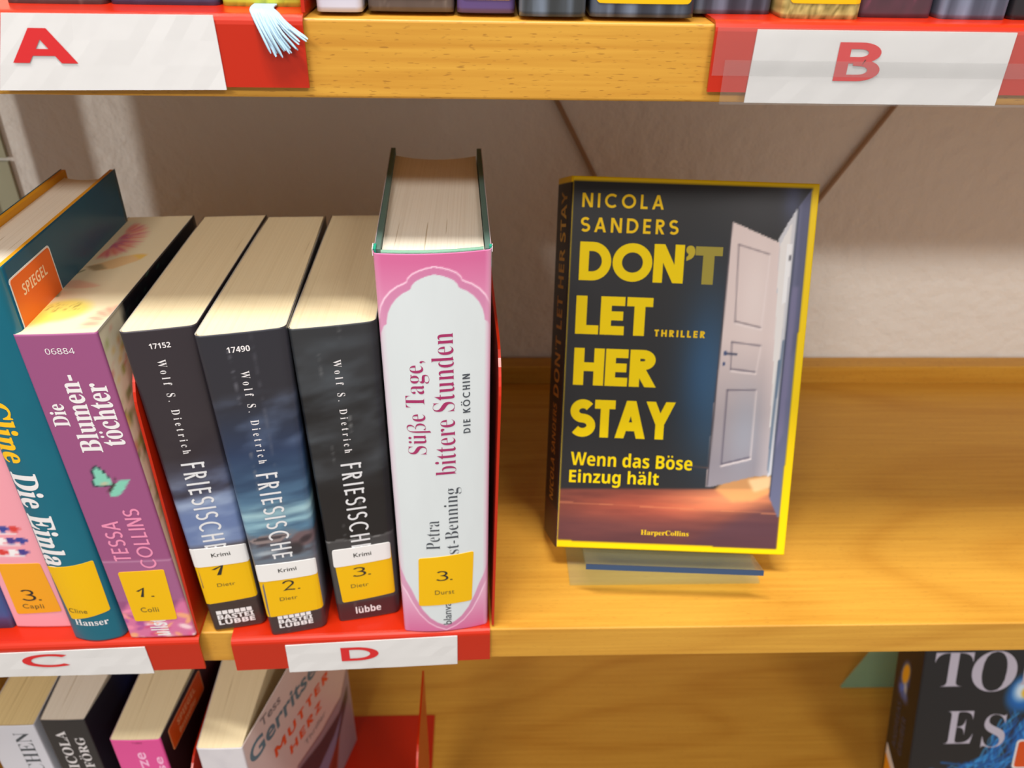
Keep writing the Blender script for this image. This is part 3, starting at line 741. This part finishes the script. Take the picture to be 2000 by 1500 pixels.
B1 = book('paperback', 'first black crime paperback, numbered 1, beside the red card C upright', pose(*seat(-.1276, .0018, -1.84, 29), 0, -1.84), 28.6, 177.5, 128, A, flat((44, 40, 46)), bulge=.4, r=2.6, skew=9.3, aL=-.6, aR=.8, tp=.15)
write(B1.root, B1.spine, 'number_text', '17152', (-4.7, 168.6, 3.8, 171.2), 'h', WHT, 'bold', .12)
write(B1.root, B1.spine, 'author_text', 'Wolf S. Dietrich', (-3.2, 114, .3, 163.2), 'down', WHT, 'serif', .12, offset=-.004, space=1.75)
write(B1.root, B1.spine, 'title_text', 'FRIESISCHE', (-5.6, 55.4, 4.6, 108.6), 'down', SILV, 'stroke', .12, th=.1, xs=.56, gap=.2)
krimi(B1, '1', (-5.5, 38.5, .8, 45.2), (-4.8, 30.6, 4, 32.9), ((-13.4, 19.2), (12.8, 20.2), (13.2, 55), (-13.7, 56)), ((-13.7, 45.2), (13.2, 44.6), (13.2, 56.2), (-13.6, 57.2)), (-3.6, 50.8, 5.4, 53.3))
def bastei(B, r):
    s0, t0, s1, t1 = r; h = (t1-t0)
    o = write(B.root, B.spine, 'publisher_text', 'LÜBBE', (s0, t0, s1, t0+h*.42), 'h', WHT, 'bold', .12, offset=.02)
    write(B.root, B.spine, 'publisher_text', 'BASTEI', (s0, t0+h*.38, s1, t0+h*.7), 'h', WHT, 'bold', .12, offset=.02)
    for k in range(6):
        a = s0+(s1-s0)*k/6; b = a+(s1-s0)/6-.5; link('publisher_emblem', [B.spine(*q, .12) for q in ((a, t1-h*.26), (b, t1-h*.26), (b, t1), (a, t1))], [(0, 1, 2, 3)], WHT, B.root)
bastei(B1, (-9.2, 3.4, 9., 13.6))
A = Art(-16.6, 16.6, 0, 177.9, (46, 46, 54))
A.put(np.clip((146-A.Y)/30, 0, 1)*.9, (40, 58, 92)); A.put(np.clip((118-A.Y)/34, 0, 1), (84, 122, 152))
streaks(A, 116, 150, (120, 140, 176), .55, .07, .12, 3, 2.2, 1.0); streaks(A, 64, 120, (34, 54, 84), .75, .04, .2, 8); streaks(A, 66, 92, (150, 190, 204), .9, .04, .28, 12, 2.6, 1.0)
A.put(np.exp(-((A.Y-81-A.X*.05)/2.4)**2)*.8*np.clip(fbm(A.X*.05, A.Y*.4, 2)*2, 0, 1), (170, 206, 214))
A.put(np.clip((68-A.Y+3*np.sin(A.X*.3))/2, 0, 1), (104, 118, 134)); streaks(A, 50, 72, (70, 60, 66), .9, .12, .35, 21, 3, 1.2)
A.poly([(-15.5, 66), (-8, 68.5), (2, 68.2), (5.6, 66.4), (0, 63.4), (-12, 63.2)], (142, 128, 128)); A.poly([(-14, 66), (-8, 67.6), (1, 67.4), (4, 66.2), (-2, 65.2), (-11, 65)], (70, 64, 70))
A.ell(11, 63, 7.5, 5.5, (108, 88, 92), .95, 20, .3); A.ell(12, 62.5, 4.5, 2.5, (46, 38, 44), .8, 30, .5); A.ell(6.5, 57.4, 5, 5, (50, 44, 48), .85, 0, .4); A.ell(-8, 57, 8, 2, (196, 206, 214), .6, 5, .6)
A.put(np.clip((52-A.Y)/3, 0, 1), (104, 104, 112)); A.put(np.clip((14.5-A.Y)/2, 0, 1), (64, 48, 50)); creases(A, (-5.2, 3.6), (120, 120, 130))
B2 = book('paperback', 'second crime paperback with stormy blue sea spine, numbered 2', pose(*seat(-.0962, -.0014, -.9, 33.3), 0, -.9), 32.6, 177.9, 130, A, flat((36, 40, 50)), bulge=.5, r=3., skew=11.4, aL=.6, aR=-1.6, tp=.25)
write(B2.root, B2.spine, 'number_text', '17490', (-6.2, 168.9, 3., 171.7), 'h', WHT, 'bold', .12)
write(B2.root, B2.spine, 'author_text', 'Wolf S. Dietrich', (-2.6, 110.8, 1., 159.6), 'down', WHT, 'serif', .12, offset=-.004, space=1.75)
write(B2.root, B2.spine, 'title_text', 'FRIESISCHE', (-5., 52.6, 4.5, 105.), 'down', SILV, 'stroke', .12, th=.1, xs=.56, gap=.2)
krimi(B2, '2.', (-3.4, 30.4, 5., 37.4), (-5.8, 24, 2.8, 26.4), ((-14.3, 13.4), (14.2, 13.6), (14.3, 48), (-14.2, 48.6)), ((-14.4, 38.7), (14.4, 38.2), (14.5, 48.8), (-14.4, 50)), (-3.8, 43.6, 5., 46.1))
bastei(B2, (-8.8, 4.4, 8.3, 13.2))
A = Art(-17.4, 17.4, 0, 176.2, (50, 52, 56))
streaks(A, 92, 172, (84, 92, 100), .6, .05, .1, 5); streaks(A, 60, 150, (26, 26, 28), .8, .05, .12, 11, 2.6, .9); A.put(np.clip((98-A.Y)/12, 0, 1), (30, 29, 31))
A.put(np.where(A.Y < 56.6, .3, 0.), (150, 150, 152)); A.put(np.where(np.abs(A.Y-56.6-.3*np.sin(A.X*.5)) < .35, .35, 0), (220, 220, 220)); A.put(np.clip((13.2-A.Y)/1, 0, 1), (66, 38, 42)); creases(A, (-7.2, 3.2))
B3 = book('paperback', 'third black crime paperback, numbered 3, left of the pink hardback', pose(*seat(-.0606, .0076, -.83, 36), 0, -.83), 34.6, 176.2, 128, A, flat((34, 34, 36)), bulge=.5, r=2.6, skew=10.9, aL=-.6, aR=-1.3, pages=PAGES, tp=.13)
write(B3.root, B3.spine, 'author_text', 'Wolf S. Dietrich', (-1.3, 109.6, 2.1, 159.6), 'down', WHT, 'serif', .12, offset=-.004, space=1.75)
write(B3.root, B3.spine, 'title_text', 'FRIESISCHE', (-4., 49., 5.5, 103.4), 'down', SILV, 'stroke', .12, th=.1, xs=.56, gap=.2)
krimi(B3, '3.', (-5.4, 31, 3.8, 37.4), (-7, 23.4, 2, 26), ((-12.3, 13.6), (15, 15.2), (15, 50), (-13.8, 50)), ((-14.1, 39.2), (14.7, 40), (15, 50.9), (-13.9, 50.9)), (-3.6, 44.6, 5.2, 47.3))
write(B3.root, B3.spine, 'publisher_text', 'lübbe', (-6.2, 4.2, 6.9, 9.2), 'h', WHT, 'bold', .12)

# pink and grey hardback
A = Art(-22.5, 22.5, 0, 213.3, (206, 104, 152), .3)
A.put(np.clip((210-A.Y)/46, 0, 1)*np.clip(A.Y/34, 0, 1), (228, 190, 212))
def half(t, d=0.):
    T = np.array([0, 4, 5, 6.5, 10, 16, 24, 31, 37, 46, 60, 165, 172, 178, 181.4, 182.4, 184, 187.5, 191, 194, 196.4, 197.6, 198.4, 199.8, 201.6, 203, 204, 204.5, 213]); W = np.array([0, 0, 1.6, 4.4, 8.2, 12, 15.2, 17.4, 19.8, 22.2, 23.5, 23.5, 23., 22.2, 20.9, 19.6, 19.5, 18.8, 17.3, 15.2, 12.6, 10.4, 9.3, 8.9, 7.4, 5., 2.4, 0, 0])
    return np.interp(t, T, W)
def med(k, up): # scaled copy of the medallion outline
    c = 104.; h_ = half(c+(A.Y-c)/up)*k; return np.where(h_ <= 0, 0, np.clip((h_-np.abs(A.X-.4))/.5+.5, 0, 1))
o1 = med(1.16, 1.036); o2 = med(1.13, 1.029); o3 = med(1., 1.)
A.put((o1-o2)*.75, (250, 226, 240)); A.put((o2-o3)*.6, (198, 130, 168)); A.put(o3, (212, 219, 223)); A.put(np.clip((np.abs(A.X-.2)-19.6)/2.4, 0, 1)*np.where(A.X > 0, .85, .35), (220, 158, 190)); A.put(o3*np.clip(fbm(A.X*.15, A.Y*.04, 3)*1.4-.5, 0, 1)*.3, (200, 206, 210))
SU = book('hardcover_book', 'thick pink and grey hardback beside the right upright of bookend D', pose(-.0193, -.002, .0016, 0, 0), 45, 213.3, 140, A, flat((200, 190, 196)), bulge=2.6, r=1.6, skew=5.4, pages=PAGESW, hard=mat('grey_green_boards', (84, 112, 104), .7), concave=7, aL=-2.4, aR=-1.8, cols=150, rows=430, tp=.06)
AU = mat('magenta_print', (160, 42, 96), .5); GR = mat('dark_grey_print', (70, 76, 84), .5)
write(SU.root, SU.spine, 'title_text', 'Süße Tage,', (-14, 116.4, -3.2, 165.2), 'up', AU, 'serif', .12, offset=-.012)
write(SU.root, SU.spine, 'title_text', 'bittere Stunden', (-2.2, 103.8, 7.4, 178.1), 'up', AU, 'serif', .12, offset=-.012)
write(SU.root, SU.spine, 'series_text', 'DIE KÖCHIN', (10.1, 126.5, 14.1, 157.4), 'up', GR, 'stroke', .12, th=.15, xs=.72, gap=.26)
write(SU.root, SU.spine, 'author_text', 'Petra', (-8., 58.2, -1.3, 76.6), 'up', GR, 'serif', .12, offset=-.014)
write(SU.root, SU.spine, 'author_text', 'Durst-Benning', (1.2, 38.5, 9.6, 96), 'up', GR, 'serif', .12, offset=-.014)
write(SU.root, SU.spine, 'publisher_text', 'blanvalet', (-1, 4.8, 3.2, 28.), 'up', GR, 'plain', .12, offset=.008)
library_label(SU, ((-13.3, 19.2), (13.8, 20.4), (15., 54.4), (-12.2, 52.4)), STICK, '3.', (-4, 36.9, 4.2, 43.7), 'Durst', (-4.8, 27.3, 5, 30.3))
# green headband and frayed jacket rim at the top of the spine
vv = []; ff = []
for i in range(25):
    s = -20+40*i/24; p = SU.spine(s, 213.3+.1, -1.3); r = .9e-3
    for k in range(6): a = k*math.pi/3; vv.append((p[0], p[1]+r*math.cos(a), p[2]+r*math.sin(a)))
for i in range(24):
    for k in range(6): ff.append((i*6+k, i*6+(k+1) % 6, i*6+6+(k+1) % 6, i*6+6+k))
link('headband', vv, ff, mat('green_headband', (120, 164, 142), .8, bump=(900, .6, .0004)), SU.root, True)
for sg in (-1, 1):
    g = mat('turquoise_board_corner', (22, 150, 122), .6); fn = SU.left if sg < 0 else SU.right
    vv = [fn(d, t, o) for d in (3.2, 8.6) for t in (205, 213.9) for o in (-.9, .1)]
    link('board_corner', vv, [(0, 1, 3, 2), (4, 6, 7, 5), (0, 4, 5, 1), (2, 3, 7, 6), (0, 2, 6, 4), (1, 5, 7, 3)], g, SU.root)
    vv = []
    for i in range(9):
        d = 2.+6.*i/8
        for t, o in ((211.5, .12), (214.3+.35*math.sin(i*2.1), .15), (214.3+.35*math.sin(i*2.1), .45), (211.5, .42)): vv.append(fn(d, t, o))
    link('torn_jacket_rim', vv, [(i*4+k, i*4+4+k, i*4+4+(k+1) % 4, i*4+(k+1) % 4) for i in range(8) for k in range(4)]+[(0, 1, 2, 3), (32, 35, 34, 33)], mat('worn_paper', (226, 214, 218), .7), SU.root)

# ------------------------------------------------------------------ yellow and black thriller on its acrylic stand
MT = pose(.0377, .0429, .018, -3.16, .49, -22.18)
W_, H_ = 132., 203.5
A = Art(0, W_, 0, H_, (244, 208, 0), .45)
inn = [(4.1, 4.1), (127.2, 3.4), (128.4, 200.8), (4.1, 200.8)]
A.poly(inn, (40, 40, 42), 1, 1)
P = Art(0, W_, 0, H_, (42, 42, 44), .45)
X, Y = P.X, P.Y
P.put(np.exp(-(((X-79)/14)**2))*np.exp(-((Y-104)/42)**2)*np.where(X < 88, 1, 0)*.95, (44, 78, 112)); P.put(np.exp(-(((X-86)/9)**2))*np.exp(-((Y-92)/40)**2)*.5*np.where(X < 89, 1, 0), (62, 100, 136))
P.put(np.exp(-(((X-105)/24)**2))*np.exp(-((Y-190)/16)**2)*.35, (84, 84, 92)); P.put(np.exp(-(((X-119)/5)**2))*np.clip((Y-176)/16, 0, 1)*.6, (84, 92, 130))
# floor of the printed picture
fl = np.clip((34.5+X*.035-Y)/1.2, 0, 1)
g = np.exp(-(((X-104)/34)**2+((Y-33-(X-104)*.1)/9)**2)); n_ = fbm(X*.04, Y*.35, 4)
gl = np.exp(-((X-56)/40)**2-((Y-24)/9)**2); colf = np.stack([112+112*g+56*(n_-.5)+64*gl, 62+82*g+28*(n_-.5)+22*gl, 54+48*g+14*(n_-.5)+10*gl], -1)/255.
P.put(fl, np.clip(colf, 0, 1)); P.put(fl*np.clip((25-Y+X*.015)/12, 0, 1)*.55, (92, 58, 66)); P.put(fl*np.clip((X-82-(Y-12)*1.7)/14, 0, 1)*np.clip((30-Y)/6, 0, 1)*.55, (82, 58, 72))
P.put(np.where(np.abs(Y-26.5+X*.02) < .3, .5, 0)*fl, (220, 140, 96)); P.put(fl*np.clip((14-Y)/10, 0, 1)*.3, (76, 46, 52))
P.poly([(96, 43.5), (119, 46.5), (121.3, 44), (121, 35.6), (112, 31), (100, 30), (90, 37)], (250, 178, 110), .75, 8); P.poly([(108, 43), (121, 46), (121, 39), (112, 36)], (255, 220, 170), .7, 6)
P.line([(76, 49.6), (88, 49)], .3, (110, 80, 70), .7)
# doorway and open door
P.poly([(113.2, 174.6), (121.3, 190.6), (122.2, 189), (120.8, 33), (121.4, 47), (118.6, 45)], (206, 208, 216)); P.poly([(122.2, 191.5), (128.4, 201), (128.4, 23), (126.4, 22), (120.9, 32.6)], (104, 108, 138)); P.poly([(124, 194), (128.4, 200), (128.4, 120), (125, 110)], (88, 92, 122), .7, 4); P.poly([(122.6, 150), (126, 150), (125, 70), (121.4, 60)], (128, 124, 160), .7, 6)
P.line([(122.2, 190), (120.9, 34)], .45, (58, 66, 88), .9)
P.poly([(114.4, 172), (119.8, 184), (119.6, 150), (118.6, 46), (117, 46)], (232, 230, 230)); P.poly([(117.8, 172), (120.4, 172), (120.2, 142), (117.8, 140)], (240, 242, 246)); P.line([(119.4, 110), (118.3, 48)], .7, (96, 118, 144), .9); P.line([(120.6, 121), (119.6, 90)], .5, (104, 124, 150), .9); P.line([(120, 166), (120, 164)], .5, (90, 90, 100))
P.poly([(88.4, 182.8), (113.9, 172.8), (118.6, 45.8), (111, 45), (86.9, 37.9), (84.9, 38.4)], (222, 206, 204))
d_ = Art(0, W_, 0, H_, (0, 0, 0), .45); d_.poly([(88.4, 182.8), (113.9, 172.8), (118.6, 45.8), (111, 45), (86.9, 37.9), (85.6, 38.4)], (255, 255, 255)); dm = d_.img[..., 0]
P.put(dm*np.clip((122-Y)/70, 0, 1)*.85, (134, 130, 142)); P.put(dm*np.exp(-(((X-104)/9)**2+((Y-72)/22)**2))*.5, (168, 180, 200)); P.put(dm*np.clip((X-111)/6, 0, 1)*.35, (240, 226, 226)); P.put(dm*np.exp(-(((X-103)/8)**2+((Y-146)/24)**2))*.5, (240, 228, 226))
P.line([(88.2, 182), (85.6, 39)], .45, (60, 56, 64), .9)
def panel(q, dk=(120, 108, 116), lt=(238, 226, 226)):
    P.line([q[0], q[1]], .4, dk, .7); P.line([q[0], q[3]], .4, dk, .6); P.line([q[3], q[2]], .55, lt, .8); P.line([(q[3][0]+.2, q[3][1]+1.2), (q[2][0]-.2, q[2][1]+1.1)], .4, dk, .8); P.line([q[1], q[2]], .4, lt, .6)
panel([(92.6, 171.1), (109.5, 166.5), (108.1, 126.6), (93.9, 129.4)]); panel([(93.1, 119.4), (108.9, 117.9), (107.3, 102.4), (93.6, 103.6)], (96, 88, 104)); panel([(92.7, 93.1), (108.5, 93.7), (108.4, 54.9), (92.7, 50.4)], (84, 78, 96))
P.line([(89.9, 113.1), (96.1, 112.8)], .5, (56, 64, 92)); P.ell(90, 113.2, 1.1, 1.6, (58, 76, 120), 1, 0, .4); P.ell(89.6, 107.4, .9, 1.3, (58, 76, 120), 1, 0, .4)
mk = Art(0, W_, 0, H_, (0, 0, 0), .45).poly(inn, (255, 255, 255), 1, 1).img[..., 0]
A.put(mk, P.img)
spn = Art(-15, 15, 0, H_, (44, 38, 34)); spn.put((spn.Y < 22)*.6, (96, 52, 40)); spn.put(np.where(spn.Y > 200, 1, 0), (246, 206, 0))
TH = book('paperback', 'black thriller with yellow border and open door propped on an acrylic stand', MT @ Matrix.Translation((0, .0152, 0)) @ Matrix.Rotation(RAD(-90), 4, 'Z'), 30, H_, W_, spn, flat((40, 40, 42)), A, bulge=.4, r=.8, skew=11., rows=290, mprint=mat_print('thriller_print', .42, 0., .25))
YE = mat('yellow_letters', (238, 208, 0), .5, .15); YD = mat('faded_yellow_letters', (158, 146, 62), .5, .15); YG = mat('gold_letters', (236, 196, 22), .5, .15)
R = TH.right
for tx, r_, m in (('NICOLA', (9.2, 187.7, 51.9, 195), YG), ('SANDERS', (9, 175, 60.4, 182.6), YG)): write(TH.root, R, 'author_text', tx, r_, 'h', m, 'stroke', .12, th=.17, gap=.34)
for tx, r_ in (('DON', (9.2, 149.7, 64.4, 169.9)), ('LET', (8.6, 121., 49.6, 141.5)), ('HER', (8.8, 93.1, 53.8, 113.4)), ('STAY', (8.2, 64.2, 65.3, 85.2))): write(TH.root, R, 'title_text', tx, r_, 'h', YE, 'stroke', .12, th=.235, gap=.035)
write(TH.root, R, 'title_text', '’', (65.2, 161.6, 70, 169.7), 'h', mat('fading_yellow_letters', (190, 170, 50), .5, .15), 'bold', .12, offset=.03)
write(TH.root, R, 'title_text', 'T', (70.2, 149.6, 84.5, 169.4), 'h', YD, 'stroke', .12, th=.235)
write(TH.root, R, 'genre_text', 'THRILLER', (51.2, 121, 78.4, 124.7), 'h', YG, 'stroke', .12, th=.22, gap=.3)
write(TH.root, R, 'subtitle_text', 'Wenn das Böse', (9.6, 48., 76.8, 56.), 'h', YE, 'bold', .12, slope=-.012)
write(TH.root, R, 'subtitle_text', 'Einzug hält', (9.2, 35.8, 58.8, 45.6), 'h', YE, 'bold', .12)
write(TH.root, R, 'publisher_text', 'HarperCollins', (50.8, 8.2, 77.6, 11.9), 'h', YG, 'serif', .12)
for tx, r_ in (("DON'T LET HER STAY", (-3.5, 84, 8.5, 196)), ('NICOLA SANDERS', (-2.5, 24, 6, 80))): write(TH.root, TH.spine, 'spine_text', tx, r_, 'up', mat('dull_gold_print', (176, 128, 40), .5), 'bold', .12)

def acrylic_stand(name, label, MB, M0, bx, lx, deep=.0312, zz=(-.0036, -.0008)):
    t = thing(name, label, 'display stand', None, 'acrylic display stands')
    def slab(nm, x0, y0, z0, x1, y1, z1, M, edge=True):
        v, f = box(x0, y0, z0, x1, y1, z1); o = link(nm, [M @ Vector(q) for q in v], f, ACRYL, t)
        return o
    slab('base_plate', bx[0], bx[1], .0003, bx[2], bx[3], .0021, M0)
    lg = slab('ledge', lx[0], -.0205, zz[0], lx[1], deep, zz[1], MB)
    v, f = box(lx[0], -.0217, zz[0], lx[1], -.0207, zz[1]); e = link('polished_edge', [MB @ Vector(q) for q in v], f, ACRYLE, lg)
    slab('back_plate', lx[0], deep+.0002, zz[0], lx[1], deep+.003, .15, MB)
    return t
acrylic_stand('acrylic_stand', 'clear acrylic display stand under the black and yellow thriller', MT, Matrix.Identity(4), (.0490, .0305, .1568, .088), (.0190, .1145))

# ------------------------------------------------------------------ books on the lowest shelf
ZB = -.2964
B = book('paperback', 'white paperback at the left end of the lowest shelf', pose(-.2895, .0225, ZB), 31.4, 190, 125, Art(-17, 17, 0, 190, (216, 216, 226)), bulge=.3, r=1., aR=-.3, pages=mat_pages('cream_paper_edges', (238, 216, 160), (220, 196, 140)))
write(B.root, B.spine, 'title_text', 'ZEICHEN', (1., 118, 10.5, 183), 'up', GR, 'serif', .12, offset=-.01)
R_ = Art(0, 126, 0, 195, (34, 36, 44), 1.); R_.put(np.clip((R_.X-30)/14, 0, 1), (30, 40, 76))
for q in ([(44, 192), (52, 176), (58, 186)], [(58, 186), (66, 172), (74, 192)], [(74, 192), (84, 178)]): R_.line(q, .9, (176, 180, 190)); R_.line([(x+1.6, y-1) for x, y in q], .35, (120, 126, 150))
B_ajar['paperback'+'black paperback with white capitals on the lowest shelf'] = 4.
B = book('paperback', 'black paperback with white capitals on the lowest shelf', pose(-.2554, .0222, ZB), 26.8, 195, 126, Art(-14, 14, 0, 195, (38, 38, 42)), flat((34, 34, 38)), R_, bulge=.3, r=1., aL=-2., aR=8, pages=PAGESW)
write(B.root, B.spine, 'author_text', 'NICOLA', (-7.5, 138, -1., 184.5), 'up', WHT, 'serif', .12); write(B.root, B.spine, 'author_text', 'FÖRG', (1.4, 147, 8.6, 178), 'up', WHT, 'serif', .12)
R_ = Art(0, 122, 0, 188, (30, 22, 26), 1.)
R_.put(np.clip((R_.X-30)/30, 0, 1)*.5, (70, 16, 16))
B_ajar['paperback'+'bright pink paperback with orange sticker on its dark cover'] = 5.
B = book('paperback', 'bright pink paperback with orange sticker on its dark cover', pose(-.2102, .0126, ZB), 30, 188, 122, Art(-16, 16, 0, 188, (226, 78, 152)), flat((120, 40, 80)), R_, bulge=.4, r=1.4, aL=1.5, aR=7)
LP = mat('pale_pink_print', (252, 188, 224), .45)
write(B.root, B.spine, 'title_text', 'kurze', (-3.5, 140, 3.8, 176), 'up', LP, 'plain', .12, offset=.012); write(B.root, B.spine, 'title_text', 'Reise', (7.6, 134, 13, 171), 'up', LP, 'plain', .12, offset=.012)
write(B.root, B.spine, 'number_text', '11882', (-2, 184.4, 4, 186.2), 'h', mat('dark_pink_print', (150, 40, 96), .5), 'sans', .12)
ss = sticker(B.root, B.right, 'bestseller_sticker', ((9.5, 163), (56, 163), (56, 183), (9.5, 183)), mat('pale_orange_rim', (228, 140, 90), .4), 2., .1); ss['label'] = 'orange bestseller sticker'
sticker(ss, B.right, 'orange_field', ((10.4, 163.8), (55.2, 163.8), (55.2, 182.2), (10.4, 182.2)), mat('orange_print2', (212, 78, 16), .4), 1.6, .2)
write(ss, B.right, 'sticker_text', 'SPIEGEL', (20, 174, 46, 179), 'h', mat('pale_print2', (236, 160, 110), .4), 'bold', .3); write(ss, B.right, 'sticker_text', 'Bestseller', (20, 166.5, 44, 171), 'h', mat('pale_print2', (236, 160, 110), .4), 'bold', .3)
# pale thriller with its cover standing ajar
S_ = Art(-14, 14, 0, 187, (214, 210, 216)); S_.put(np.clip(fbm(S_.X*.1, S_.Y*.06, 3)*2-.9, 0, 1)*.5, (186, 182, 192))
R_ = Art(0, 138, 0, 187, (214, 194, 190), .6)
R_.poly([(20, -5), (50, 93), (86, 82), (122, 78), (138, 96), (138, 0)], (150, 138, 150), 1, 6); R_.poly([(34, 30), (52, 88), (84, 74), (116, 66), (134, 78), (132, 64), (108, 40), (90, 0), (40, 0)], (64, 62, 70), 1, 6); R_.poly([(66, 52), (104, 54), (122, 62), (106, 44), (86, 20), (70, 20)], (146, 150, 190), .8, 8); R_.poly([(88, 34), (112, 44), (100, 12), (84, 6)], (140, 58, 36), .8, 7)
R_.line([(50, 93), (86, 82), (122, 78), (138, 96)], .9, (120, 84, 84), .8)
lab_g = 'pale paperback with orange capitals beside the red upright on the lowest shelf'
B_ajar['paperback'+lab_g] = 3.
B = book('paperback', lab_g, pose(-.1583, .0068, ZB), 27.4, 187, 138, S_, flat((206, 202, 208)), R_, bulge=.3, r=1.2, aL=-1.5, aR=15.5)
TG = mat('slate_teal_print', (84, 118, 132), .5); OR = mat('orange_red_print', (226, 84, 40), .5); GY = mat('mid_grey_print', (128, 118, 120), .5)
write(B.root, B.right, 'author_text', 'Tess', (21.5, 176, 46, 184), 'h', GY, 'plain', .14, slope=-.2, offset=.012)
write(B.root, B.right, 'author_text', 'Gerritsen', (5, 160.5, 104, 177), 'h', TG, 'plain', .14, slope=-.2, offset=.02)
write(B.root, B.right, 'title_text', 'MUTTER', (29, 134, 108, 143.5), 'h', OR, 'stroke', .14, slope=-.2, th=.2, gap=.22)
write(B.root, B.right, 'title_text', 'HERZ', (45.5, 113.5, 92, 122.5), 'h', OR, 'stroke', .14, slope=-.2, th=.2, gap=.22)
write(B.root, B.right, 'genre_text', 'Thriller', (64, 97, 96, 102.5), 'h', GY, 'plain', .14, slope=-.2)

# dark blue lettered book on the right, on its own stand
MG = pose(.3268, .055, -.2836, 0, 0, -18)
A = Art(0, 132, 0, 205, (34, 33, 35), .5)
for cx, cy in ((82, 110), (96, 76)): A.ell(cx, cy, 17, 21, (28, 130, 220), .95, -20, .5); A.ell(cx-1, cy, 14, 17, (24, 84, 160), .6, -20, .3); A.ell(cx-2, cy+2, 9.5, 12, (225, 236, 244), .9, -10, .6); A.ell(cx+1, cy, 5, 6, (232, 182, 40), .95, 0, .5)
for i in range(46):
    rg = random.Random(i+3); x, y = rg.uniform(66, 96), rg.uniform(66, 96); dx = -1; pts = [(x, y)]
    for k in range(9): y -= rg.uniform(3, 8); x += rg.uniform(-6, 4) if y > 52 else rg.uniform(-14, 3); pts.append((x, max(y, 24+rg.uniform(0, 26))))
    A.line(pts, .32+.4*rg.random(), ((24, 112, 200), (60, 160, 230), (20, 70, 140))[i % 3], .7)
spn = Art(-18, 18, 0, 205, (26, 22, 25))
spn.put(np.clip(1-np.hypot((spn.X+4-(spn.Y-100)*.12)/9, (spn.Y-105)/17), 0, 1)*2*np.clip(fbm(spn.X*.3, spn.Y*.25, 3)*2-.4, 0, 1), (78, 120, 220)); spn.ell(-2, 116, 7, 12, (110, 150, 232), .8, -14, .5); spn.ell(-2, 114, 5.4, 11, (240, 176, 34), 1, -14, .3); spn.ell(0, 102, 3, 8, (220, 220, 210), .8, 8, .6); spn.ell(1, 95, 6, 7, (96, 130, 214), .7, 0, .8)
GB = book('paperback', 'black book with large silver serif capitals and blue jellyfish at the lower right', MG @ Matrix.Translation((0, .0182, 0)) @ Matrix.Rotation(RAD(-90), 4, 'Z'), 36, 205, 132, spn, flat((30, 30, 32)), A, bulge=.4, r=1., rows=200)
SL = mat('silver_grey_print', (186, 180, 196), .4)
for tx, r_ in (('T', (9, 116.5, 38, 145)), ('O', (38.2, 111.5, 72.5, 146)), ('D', (74, 117, 104, 149)), ('E', (24.7, 66.5, 46.6, 95)), ('S', (54.2, 62.5, 72, 92))): write(GB.root, GB.right, 'title_text', tx, r_, 'h', SL, 'serif', .14, offset=-.012)
DG = mat('dim_print', (74, 70, 84), .6)
write(GB.root, GB.spine, 'author_text', 'ANDREAS', (-8, 46, -2, 88), 'up', DG, 'bold', .14); write(GB.root, GB.spine, 'author_text', 'GRUBER', (1, 46, 7, 80), 'up', DG, 'bold', .14)
st = sticker(GB.root, GB.spine, 'library_label', ((-15, -4), (12, -4), (12, 14), (-15, 34)), STICKO, .6); ws = sticker(st, GB.spine, 'genre_label', ((-15, 32), (12, 12), (12, 20), (-15, 43)), WHITE, .6, .16)
ss = sticker(GB.root, GB.right, 'bestseller_sticker', ((81.5, 43), (114, 43), (114, 69), (82.5, 69)), WHITE, 3, .12); ss['label'] = 'orange sticker with white rim'; sticker(ss, GB.right, 'orange_field', ((83.1, 44.4), (112.5, 44.4), (112.5, 67.6), (83.9, 67.6)), mat('orange_print2', (212, 78, 16), .4), 2.4, .2)
t = acrylic_stand('acrylic_stand', 'clear green tinted acrylic stand behind the black book at the lower right', MG, Matrix.Translation((0, 0, -.298)), (.345, .036, .455, .088), (.022, .11), .0374, (-.0018, -.0003))
GRA = mat_clear('green_acrylic', (206, 238, 216), .24, .15)
v = [(.3315, .186, -.2978), (.43, .186, -.2978), (.43, .205, -.215), (.380, .205, -.215), (.3315, .188, -.2978), (.43, .188, -.2978), (.43, .207, -.215), (.380, .207, -.215)]
link('rear_prop', v, [(0, 1, 2, 3), (7, 6, 5, 4), (0, 4, 5, 1), (1, 5, 6, 2), (2, 6, 7, 3), (3, 7, 4, 0)], GRA, t)
